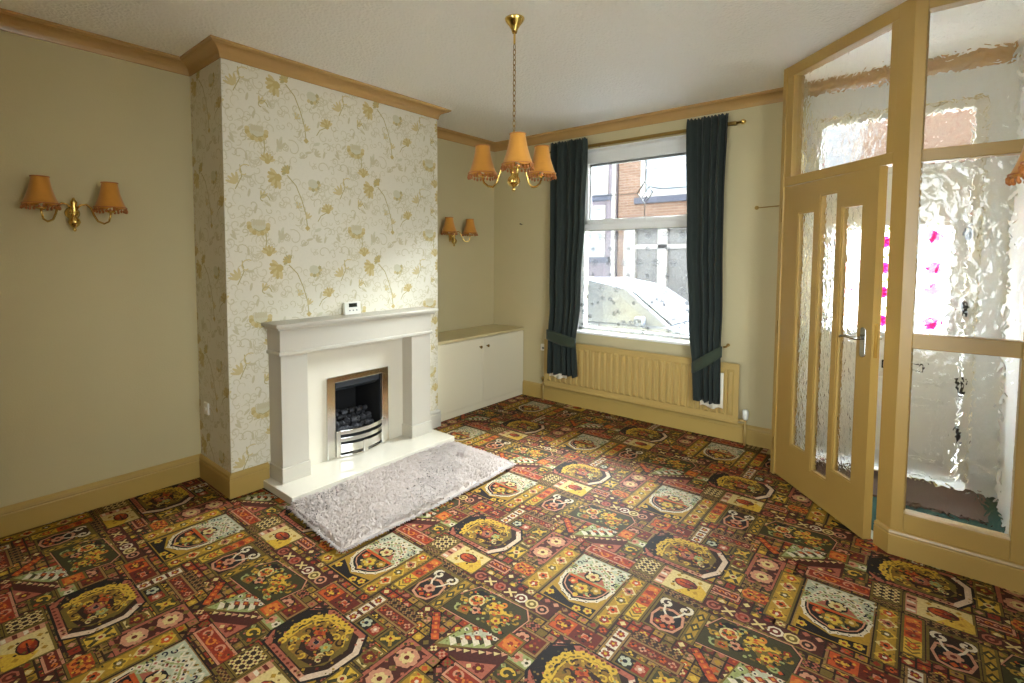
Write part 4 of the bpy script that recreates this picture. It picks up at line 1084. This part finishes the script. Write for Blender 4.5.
# ------------------------------------------------------------------ glazed porch
def dpt(s, off): p = A + DV * s + DN * off; return (p.x, p.y)
def dbox(b, s0, s1, o0, o1, z0, z1):
    b.prism([dpt(s0, o0), dpt(s1, o0), dpt(s1, o1), dpt(s0, o1)], z0, z1)
LD = (B - A).length
def porch():
    r = root_struct('wall_porch', (3.4, 3.8, 0), 'cream timber porch screen with obscure glass panes', 'porch')
    ft = .075
    # short solid side running back to the window wall
    MB().box(2.925, 4.05, 0, 2.985, D, HT).build('side_wall', M['wall'], r)
    b = MB(); dbox(b, -.01, .028, -.004, ft, 0, HT); b.build('hinge_post', M['frame'], r, bevel=.003)
    b = MB(); dbox(b, .872, LD + .001, 0, ft, 0, HT)
    b.prism([(B.x, B.y), (3.640, B.y), (3.640, B.y + ft), (B.x + .02, B.y + ft), dpt(LD, ft)], 0, HT)
    b.build('corner_post', M['frame'], r, bevel=.002)
    b = MB(); dbox(b, .028, .872, 0, ft, 1.975, 2.034); b.build('transom', M['frame'], r, bevel=.003)
    b = MB(); dbox(b, .028, .872, 0, ft, 2.688, HT); b.build('head_rail', M['frame'], r, bevel=.003)
    b = MB(); dbox(b, .028, .09, .002, ft, 2.034, 2.688); dbox(b, .826, .872, .002, ft, 2.034, 2.688); b.build('glazing_stile', M['frame'], r, bevel=.003)
    b = MB(); dbox(b, .07, .85, .030, .036, 2.02, 2.70); b.build('glass_pane', M['obscure'], r)
    b = MB(); dbox(b, .028, .872, .005, ft, 0, .006); b.build('threshold', M['chrome'], r)
    # side screen parallel to the window wall
    y0, y1 = B.y, B.y + ft
    xa, xb = 3.640, 4.012
    MB().box(xb, y0, 0, XR, y1, HT).build('wall_stile', M['frame'], r, bevel=.003)
    for (z0, z1, nm) in ((0, .222, 'bottom_rail'), (1.054, 1.128, 'mid_rail'), (1.963, 2.022, 'top_rail'), (2.680, HT, 'head_rail')):
        MB().box(xa, y0 + (.0 if z0 == 0 else .002), z0, xb, y1, z1).build(nm, M['frame'], r, bevel=.003)
    for (z0, z1) in ((.212, 1.064), (1.118, 1.973), (2.012, 2.690)):
        MB().box(xa - .01, y0 + .030, z0, xb + .01, y0 + .036, z1).build('glass_pane', M['obscure'], r)
    # planted skirting along the foot
    p = [(0, 0), (.014, 0), (.014, .10), (.010, .106), (.014, .112), (.010, .124), (0, .130)]
    sweep([(XR, B.y), (B.x, B.y), dpt(.876, 0)][::-1], p).build('skirting', M['frame'], r)
    struct(MB().box(2.985, D - .004, 0, FX0 - .0, D, HT).build('wall_porch_inner', M['porch_wall']))
    w = MB(); w.box(FX1, D - .004, 0, XR, D, HT); w.box(FX0, D - .004, FZ1, FX1, D, HT); w.box(XR - .02, y1, 0, XR, D - .004, HT)
    struct(w.build('wall_porch_right', M['porch_wall']))
porch()

def porch_door():
    L0 = Vector((2.944, 4.024)); L1 = Vector((3.479, 3.383)); d = (L1 - L0).normalized(); n = Vector((-d.y, d.x)); Lw = .838; th = .042
    r = root_struct('door_1', (L0.x, L0.y, 0), 'cream porch door standing ajar with three tall obscure panes', 'door')
    def pt(s, o): p = L0 + d * s + n * o; return (p.x, p.y)
    def bx(b, s0, s1, z0, z1, o0=0, o1=th): b.prism([pt(s0, o0), pt(s1, o0), pt(s1, o1), pt(s0, o1)], z0, z1)
    lites = [(.165, .328, .268, 1.788), (.378, .532, .185, 1.878), (.570, .733, .268, 1.788)]
    ZT = 1.966
    b = MB(); bx(b, 0, lites[0][0], .012, ZT); b.build('stile', M['frame'], r)
    b = MB(); bx(b, lites[2][1], Lw, .012, ZT); b.build('stile', M['frame'], r)
    z_lo, z_hi = lites[1][2], lites[1][3]
    for (p, q) in ((lites[0][1], lites[1][0]), (lites[1][1], lites[2][0])):
        b = MB(); bx(b, p, q, z_lo, z_hi); b.build('muntin', M['frame'], r)
    for nm, za, zb in (('bottom_rail', .012, None), ('top_rail', None, ZT)):
        a0, c0, a2, c2 = lites[0][0], lites[0][1], lites[2][0], lites[2][1]
        if nm == 'bottom_rail': o = [(a0, .012), (c2, .012), (c2, lites[2][2]), (a2, lites[2][2]), (a2, z_lo), (c0, z_lo), (c0, lites[0][2]), (a0, lites[0][2])]
        else: o = [(a0, lites[0][3]), (c0, lites[0][3]), (c0, z_hi), (a2, z_hi), (a2, lites[2][3]), (c2, lites[2][3]), (c2, ZT), (a0, ZT)]
        MB().extrude(o, lambda p, u: (*pt(p[0], th * u), p[1])).build(nm, M['frame'], r)
    for (a, c, z0, z1) in lites:
        b = MB(); bx(b, a - .006, c + .006, z0 - .006, z1 + .006, .018, .023); b.build('glass_pane', M['obscure_fine'], r)
        b = MB(); e = .009
        bx(b, a, a + e, z0, z1, .004, .018); bx(b, c - e, c, z0, z1, .004, .018); bx(b, a, c, z0, z0 + e, .004, .018); bx(b, a, c, z1 - e, z1, .004, .018)
        b.build('glazing_bead', M['frame'], r)
    def lever(sgn, o):
        b = MB(); s0 = .782; z = 1.075
        pl = [(s0 + .02 * math.cos(t), z - .022 + (.062 if math.sin(t) > 0 else -.062) + .018 * math.sin(t)) for t in [2 * PI * k / 20 for k in range(20)]]
        b.extrude(pl, lambda p, u: (*pt(p[0], o + sgn * .008 * u), p[1]))
        h = b.build('handle_plate', M['steel'], r, bevel=.003)
        q = MB(); q.tube([(*pt(s0, o + sgn * .004), z), (*pt(s0, o + sgn * .045), z), (*pt(s0 - .012, o + sgn * .052), z), (*pt(s0 - .06, o + sgn * .052), z + .002), (*pt(s0 - .105, o + sgn * .050), z - .003), (*pt(s0 - .115, o + sgn * .048), z - .010)], [.009, .009, .009, .008, .007, .006], 10)
        q.build('lever', M['steel'], h, smooth=True)
    lever(-1, 0); lever(1, th)
    for z in (1.74, .98, .17):
        b = MB(); b.tube([(*pt(-.004, -.006), z), (*pt(-.004, -.006), z + .09)], .007, 10); b.build('hinge', M['oldbrass'], r, smooth=True)
    b = MB(); bx(b, Lw - .001, Lw + .001, .98, 1.16, .012, .030); b.build('lock_plate', M['brass'], r)
porch_door()

# front door, fanlight, mat and porch floor
def front_door():
    y0, y1 = D + .06, D + .115
    r = root_struct('door_2', (3.48, D + .08, 0), 'white front door with a bright glazed panel of pink flowers', 'door')
    x0, x1, zt = FX0, FX1, FZ1
    b = MB(); b.box(x0, y0 - .01, 0, x0 + .05, y1 + .02, zt); b.box(x1 - .05, y0 - .01, 0, x1, y1 + .02, zt); b.box(x0 + .05, y0 - .01, zt - .045, x1 - .05, y1 + .02, zt); b.box(x0 + .05, y0 - .01, 2.075, x1 - .05, y1 + .02, 2.125)
    b.box(x0 + .05, y0 - .01, 0, x1 - .05, y1 + .02, .03)
    b.build('frame', M['upvc'], r, bevel=.003)
    a, c = x0 + .055, x1 - .055; px0, px1, pz0, pz1 = 3.19, 3.80, .985, 1.72
    b = MB(); b.box(a, y0, .035, px0, y1, 2.07); b.box(px1, y0, .035, c, y1, 2.07); b.box(px0, y0, .035, px1, y1, pz0); b.box(px0, y0, pz1, px1, y1, 2.07)
    b.build('leaf', M['upvc'], r)
    b = MB()
    for (u, v, p, q) in ((px0 - .025, px1 + .025, pz0 - .035, pz0), (px0 - .025, px1 + .025, pz1, pz1 + .03), (px0 - .025, px0, pz0, pz1), (px1, px1 + .025, pz0, pz1)): b.box(u, y0 - .012, p, v, y0, q)
    b.build('glazing_bead', M['upvc'], r, bevel=.005)
    for (z0, z1) in ((.64, .87), (.12, .56)):
        b = MB()
        for (u, v, p, q) in ((a + .06, c - .06, z0, z0 + .028), (a + .06, c - .06, z1 - .028, z1), (a + .06, a + .088, z0, z1), (c - .088, c - .06, z0, z1)): b.box(u, y0 - .014, p, v, y0, q)
        b.box(a + .12, y0 - .008, z0 + .06, c - .12, y0, z1 - .06)
        b.build('raised_panel', M['upvc'], r, bevel=.005)
    MB().box(px0, y0 + .02, pz0, px1, y0 + .03, pz1).build('glass', M['frosted'], r)
    R = random.Random(4)
    for cx in (3.30, 3.455, 3.72):
        for k, cz in enumerate((1.06, 1.26, 1.43, 1.61)):
            if cx == 3.72 and k % 2: cz += .03
            fl = MB(); gr = MB()
            for q in range(6):
                t = 2 * PI * q / 6
                fl.lathe([(.001, 0), (.020, .002), (.001, .004)], (cx + .025 * math.cos(t), y0 + .012, cz + .025 * math.sin(t)), 7, 'y')
            fl.lathe([(.001, -.002), (.012, .001), (.001, .004)], (cx, y0 + .012, cz), 7, 'y')
            for s in (-1, 1):
                gr.lathe([(.001, 0), (.012, .002), (.001, .004)], (cx + s * .03, y0 + .014, cz + .09), 7, 'y'); gr.lathe([(.001, 0), (.009, .002), (.001, .004)], (cx + s * .012, y0 + .014, cz + .075), 7, 'y')
            fo = fl.build('stained_flower', M['pink'], r); gr.build('stained_leaf', M['leafgreen'], fo)
    ld = MB()
    for x in (3.24, 3.38, 3.60, 3.76): ld.box(x, y0 + .014, pz0, x + .005, y0 + .02, pz1)
    ld.build('lead_came', M['lead'], r)
    lp = MB().box(3.475, y0 - .010, .73, 3.70, y0, .79).build('letter_plate', M['blackiron'], r, bevel=.004)
    MB().box(3.485, y0 - .016, .738, 3.69, y0 - .009, .782).build('letter_flap', M['upvc'], lp, bevel=.003)
    for z in (.30, .62, 1.12, 1.62):
        MB().tube([(c + .004, y0 - .012, z), (c + .004, y0 - .012, z + .10)], .012, 10).build('hinge', M['blackiron'], r, smooth=True)
    b = MB().box(3.12, y0 - .012, .92, 3.15, y0, 1.12).build('handle_plate', M['steel'], r, bevel=.004)
    MB().tube([(3.135, y0 - .01, 1.05), (3.135, y0 - .05, 1.05), (3.24, y0 - .052, 1.05)], .009, 10).build('lever', M['steel'], b, smooth=True)
    f = root_struct('window_2', (3.48, D + .08, 2.12), 'clear fanlight above the white front door', 'window')
    MB().box(x0 + .045, y0 + .03, 2.12, x1 - .045, y0 + .036, zt - .04).build('glass', M['glass'], f)
front_door()
pf = MB().prism([(2.988, D - .008), (2.988, 4.10), dpt(.03, .082), dpt(.87, .082), (3.66, B.y + .08), (XR - .024, B.y + .08), (XR - .024, D - .008)][::-1], .0035, .008)
tag(pf.build('porch_carpet', M['green_carpet']), 'plain dark green carpet on the porch floor', 'carpet')
b = MB().prism([(3.02, 4.03), (4.0, 4.03), (4.0, 4.49), (3.02, 4.49)], .008, .024)
tag(b.build('doormat', M['mat_brown'], bevel=.006), 'brown coir mat just inside the white front door', 'doormat')

# ------------------------------------------------------------------ street outside
GZ = -.28
struct(MB().box(-16, D + T2, GZ - .1, 16, 20, GZ).build('street', M['tar']), 'grey street outside the front window', 'street')
struct(MB().box(XR + T + .02, 2.5, GZ, 15.0, D + T2, 9.0).build('outside_sky_block', M['brick']))  # unseen block added to keep the front sky off the ground beside the house
struct(MB().box(XR + T + .02, -7, GZ, XR + T + .2, YB - T, 4.0).build('outside_light_block', M['brick']))  # unseen wall added to stop side light entering the rear window
struct(MB().box(-T, YB - T, HT + .125, XR + T, D + T2, 6.4).build('outside_shade_storey', M['brick']))  # unseen storey added to shade the ground behind the house
struct(MB().box(XR + T, -9, GZ - .1, 14, D + T2, GZ).box(-8, -9, GZ - .1, XR + T, YB - T, GZ).build('bounce_yard', M['paving']))  # unseen pale ground added to bounce light up to the ceiling
struct(MB().box(-16, D + T2, GZ, 16, D + 1.25, GZ + .09).build('pavement', M['flags']))
struct(MB().box(-16, 12.6, GZ, 16, 14, GZ + .09).build('pavement_opposite', M['paving']))

def houses():
    y = 14.0
    def sash(r, x0, x1, z0, z1, bars=1, sill=True):
        b = MB(); w = .13
        b.box(x0, y - .03, z0, x0 + w, y + .08, z1); b.box(x1 - w, y - .03, z0, x1, y + .08, z1); b.box(x0 + w, y - .03, z0, x1 - w, y + .08, z0 + .12); b.box(x0 + w, y - .03, z1 - .1, x1 - w, y + .08, z1)
        for k in range(bars):
            zz = z0 + (z1 - z0) * (k + 1) / (bars + 1); b.box(x0 + w, y, zz - .03, x1 - w, y + .06, zz + .03)
        f = b.build('window_frame', M['white_paint'], r)
        MB().box(x0 + w - .01, y + .03, z0 + .1, x1 - w + .01, y + .05, z1 - .08).build('pane', M['houseglass'], f)
        if sill: MB().box(x0 - .15, y - .12, z0 - .17, x1 + .15, y + .05, z0).build('sill', M['darksill'], r)
    def wall(r, m, xa, xb, holes, zt):
        b = MB(); xs = sorted({xa, xb} | {h[0] for h in holes} | {h[1] for h in holes})
        for u, v in zip(xs[:-1], xs[1:]):
            hs = sorted([(h[2], h[3]) for h in holes if h[0] <= u and h[1] >= v]); z = GZ
            for (p, q) in hs:
                b.box(u, y, z, v, y + .25, p); z = q
            b.box(u, y, z, v, y + .25, zt)
        b.build('wall', m, r)
        MB().box(xa, y + 1.2, GZ, xb, y + 1.3, zt).build('back_wall', m, r)
        MB().extrude([(y - .3, zt), (y + 3.2, zt + 1.6), (y + 3.2, zt + 1.7), (y - .3, zt + .12)], lambda p, u: (xa + (xb - xa) * u, p[0], p[1])).build('roof', M['slate'], r)
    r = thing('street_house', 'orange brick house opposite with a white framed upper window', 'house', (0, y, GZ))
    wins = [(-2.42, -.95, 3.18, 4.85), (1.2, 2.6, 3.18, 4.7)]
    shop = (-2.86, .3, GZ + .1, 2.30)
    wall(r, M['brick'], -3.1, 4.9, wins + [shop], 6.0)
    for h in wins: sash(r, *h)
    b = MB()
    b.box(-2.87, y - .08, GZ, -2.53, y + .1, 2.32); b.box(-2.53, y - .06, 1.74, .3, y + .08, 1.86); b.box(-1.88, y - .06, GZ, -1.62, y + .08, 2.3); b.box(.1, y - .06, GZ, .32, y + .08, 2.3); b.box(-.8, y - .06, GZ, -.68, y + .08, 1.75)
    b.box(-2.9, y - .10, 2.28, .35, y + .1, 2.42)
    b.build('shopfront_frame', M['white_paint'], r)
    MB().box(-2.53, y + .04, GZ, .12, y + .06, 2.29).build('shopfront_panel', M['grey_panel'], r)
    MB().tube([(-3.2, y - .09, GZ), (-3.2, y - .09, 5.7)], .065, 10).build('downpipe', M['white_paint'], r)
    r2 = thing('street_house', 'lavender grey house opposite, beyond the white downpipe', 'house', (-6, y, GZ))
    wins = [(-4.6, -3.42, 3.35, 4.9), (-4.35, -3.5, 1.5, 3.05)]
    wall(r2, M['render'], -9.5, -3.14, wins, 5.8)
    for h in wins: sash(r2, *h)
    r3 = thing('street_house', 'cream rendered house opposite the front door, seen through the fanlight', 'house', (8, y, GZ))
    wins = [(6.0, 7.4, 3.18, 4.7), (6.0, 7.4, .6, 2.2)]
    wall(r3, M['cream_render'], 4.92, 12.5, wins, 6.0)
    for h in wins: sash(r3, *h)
houses()

def car():
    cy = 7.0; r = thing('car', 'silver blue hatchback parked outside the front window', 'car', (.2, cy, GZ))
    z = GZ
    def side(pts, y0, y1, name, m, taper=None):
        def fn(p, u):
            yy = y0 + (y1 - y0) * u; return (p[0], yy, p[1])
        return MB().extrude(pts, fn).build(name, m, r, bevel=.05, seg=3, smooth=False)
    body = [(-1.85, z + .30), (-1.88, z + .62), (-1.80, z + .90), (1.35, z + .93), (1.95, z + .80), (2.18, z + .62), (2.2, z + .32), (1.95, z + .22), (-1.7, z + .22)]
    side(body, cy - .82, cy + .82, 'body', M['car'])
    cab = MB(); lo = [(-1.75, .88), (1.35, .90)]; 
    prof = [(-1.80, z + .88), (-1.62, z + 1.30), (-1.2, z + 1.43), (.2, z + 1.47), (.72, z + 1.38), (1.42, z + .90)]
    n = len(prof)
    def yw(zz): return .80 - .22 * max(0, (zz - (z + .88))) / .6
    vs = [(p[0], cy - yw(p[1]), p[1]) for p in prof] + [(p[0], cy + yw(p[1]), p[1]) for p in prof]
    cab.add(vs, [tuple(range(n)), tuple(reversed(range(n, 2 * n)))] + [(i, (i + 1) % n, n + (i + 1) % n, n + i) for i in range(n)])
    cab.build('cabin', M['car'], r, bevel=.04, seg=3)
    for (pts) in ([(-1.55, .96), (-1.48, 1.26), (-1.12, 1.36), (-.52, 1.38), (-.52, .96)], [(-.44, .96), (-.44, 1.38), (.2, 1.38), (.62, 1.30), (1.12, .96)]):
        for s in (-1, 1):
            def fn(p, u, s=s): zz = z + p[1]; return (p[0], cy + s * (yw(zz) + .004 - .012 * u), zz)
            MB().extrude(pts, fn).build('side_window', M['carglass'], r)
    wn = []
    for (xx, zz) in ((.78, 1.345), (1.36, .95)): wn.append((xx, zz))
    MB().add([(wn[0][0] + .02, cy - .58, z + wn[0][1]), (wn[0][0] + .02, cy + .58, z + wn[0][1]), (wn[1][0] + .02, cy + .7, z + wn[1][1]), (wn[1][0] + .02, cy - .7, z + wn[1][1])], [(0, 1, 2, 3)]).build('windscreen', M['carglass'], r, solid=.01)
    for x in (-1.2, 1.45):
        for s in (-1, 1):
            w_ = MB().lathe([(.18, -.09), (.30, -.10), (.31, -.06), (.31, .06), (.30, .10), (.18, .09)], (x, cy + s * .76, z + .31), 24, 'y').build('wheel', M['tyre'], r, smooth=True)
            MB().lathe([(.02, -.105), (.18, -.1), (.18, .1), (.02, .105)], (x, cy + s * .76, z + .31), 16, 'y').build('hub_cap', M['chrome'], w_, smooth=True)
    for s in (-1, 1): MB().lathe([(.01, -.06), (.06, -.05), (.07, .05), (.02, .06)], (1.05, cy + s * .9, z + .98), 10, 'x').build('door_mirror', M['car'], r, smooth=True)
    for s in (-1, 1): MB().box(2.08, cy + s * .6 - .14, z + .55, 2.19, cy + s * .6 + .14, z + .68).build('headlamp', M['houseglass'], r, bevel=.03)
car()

# ------------------------------------------------------------------ sky, light and camera
SKY_BASE, SKY_FRONT, SKY_SIDE, SKY_REAR = 0.2, 98.0, 6.0, 6.4  # brightest beyond the houses opposite; side and rear lobes added to light the room
W = bpy.data.worlds.new('overcast_sky'); SC.world = W; W.use_nodes = True
nt = W.node_tree; bg = nt.nodes['Background']
tc = nd(nt, 'ShaderNodeTexCoord'); sp = nd(nt, 'ShaderNodeSeparateXYZ')
nt.links.new(tc.outputs['Generated'], sp.inputs[0])
dt = nd(nt, 'ShaderNodeVectorMath', operation='DOT_PRODUCT'); nt.links.new(tc.outputs['Generated'], dt.inputs[0]); dt.inputs[1].default_value = (.83, -.55, .08)
def ramp(axis, f0, f1, top):
    mr = nd(nt, 'ShaderNodeMapRange', interpolation_type='SMOOTHSTEP')
    mr.inputs['From Min'].default_value = f0; mr.inputs['From Max'].default_value = f1; mr.inputs['To Min'].default_value = 0; mr.inputs['To Max'].default_value = top
    nt.links.new(sp.outputs[axis] if axis else dt.outputs['Value'], mr.inputs['Value']); return mr.outputs['Result']
ad = nd(nt, 'ShaderNodeMath', operation='ADD'); ad2 = nd(nt, 'ShaderNodeMath', operation='ADD')
nt.links.new(ramp('Y', .2, .5, SKY_FRONT), ad.inputs[0]); sd = ramp(None, .52, .86, SKY_SIDE); nt.links.new(sd, ad.inputs[1])
nt.links.new(ad.outputs[0], ad2.inputs[0]); ad2.inputs[1].default_value = SKY_BASE
ad3 = nd(nt, 'ShaderNodeMath', operation='ADD'); nt.links.new(ad2.outputs[0], ad3.inputs[0]); nt.links.new(ramp('Y', -.5, -.8, SKY_REAR), ad3.inputs[1])
nt.links.new(ad3.outputs[0], bg.inputs['Strength'])
bg.inputs['Color'].default_value = (.86, .95, 1.0, 1)
def portal(name, loc, rot, sx, sy):
    l = bpy.data.lights.new(name, 'AREA'); l.shape = 'RECTANGLE'; l.size = sx; l.size_y = sy
    l.cycles.is_portal = True
    o = bpy.data.objects.new(name, l); COL.objects.link(o); o.location = loc; o.rotation_euler = rot
    return o
portal('window_portal', ((WX0 + WX1) / 2, D + .28, (WZ0 + WZ1) / 2), (-PI / 2, 0, 0), WX1 - WX0, WZ1 - WZ0)
portal('door_portal', ((FX0 + FX1) / 2, D + .28, FZ1 / 2 + .5), (-PI / 2, 0, 0), FX1 - FX0, FZ1 - 1)
portal('rear_portal', ((BX0 + BX1) / 2, YB - .24, (BZ0 + BZ1) / 2), (PI / 2, 0, 0), BX1 - BX0, BZ1 - BZ0)
portal('side_portal', (XR + .24, (RY0 + RY1) / 2, (RZ0 + RZ1) / 2), (PI / 2, 0, PI / 2), RY1 - RY0, RZ1 - RZ0)

cam = bpy.data.cameras.new('camera'); co = bpy.data.objects.new('camera', cam); COL.objects.link(co)
yaw, pit, rol = math.radians(-41.1828), math.radians(-3.2256), math.radians(.116)
Fv = Vector((math.sin(yaw) * math.cos(pit), math.cos(yaw) * math.cos(pit), math.sin(pit)))
Rv = Fv.cross(Vector((0, 0, 1))).normalized(); Uv = Rv.cross(Fv)
R2 = Rv * math.cos(rol) + Uv * math.sin(rol); U2 = -Rv * math.sin(rol) + Uv * math.cos(rol)
mt = Matrix((R2, U2, -Fv)).transposed().to_4x4(); mt.translation = Vector((3.6611, .0867, 1.5)); co.matrix_world = mt
cam.sensor_width = 36; cam.sensor_fit = 'HORIZONTAL'; cam.lens = 505.5567 * 36 / 1024
cam.shift_x = (512 - 479.0962) / 1024; cam.shift_y = -(341.5 - 285.4278) / 1024
cam.clip_start = .02
SC.camera = co

SC.view_settings.view_transform = 'Standard'; SC.view_settings.look = 'None'; SC.view_settings.gamma = 1.0
SC.view_settings.use_curve_mapping = False
SC.view_settings.exposure = 0.92
SC.cycles.use_denoising = True
SC.cycles.max_bounces = 14; SC.cycles.diffuse_bounces = 8; SC.cycles.transmission_bounces = 12; SC.cycles.glossy_bounces = 4; SC.cycles.transparent_max_bounces = 16
SC.cycles.sample_clamp_indirect = 8.0
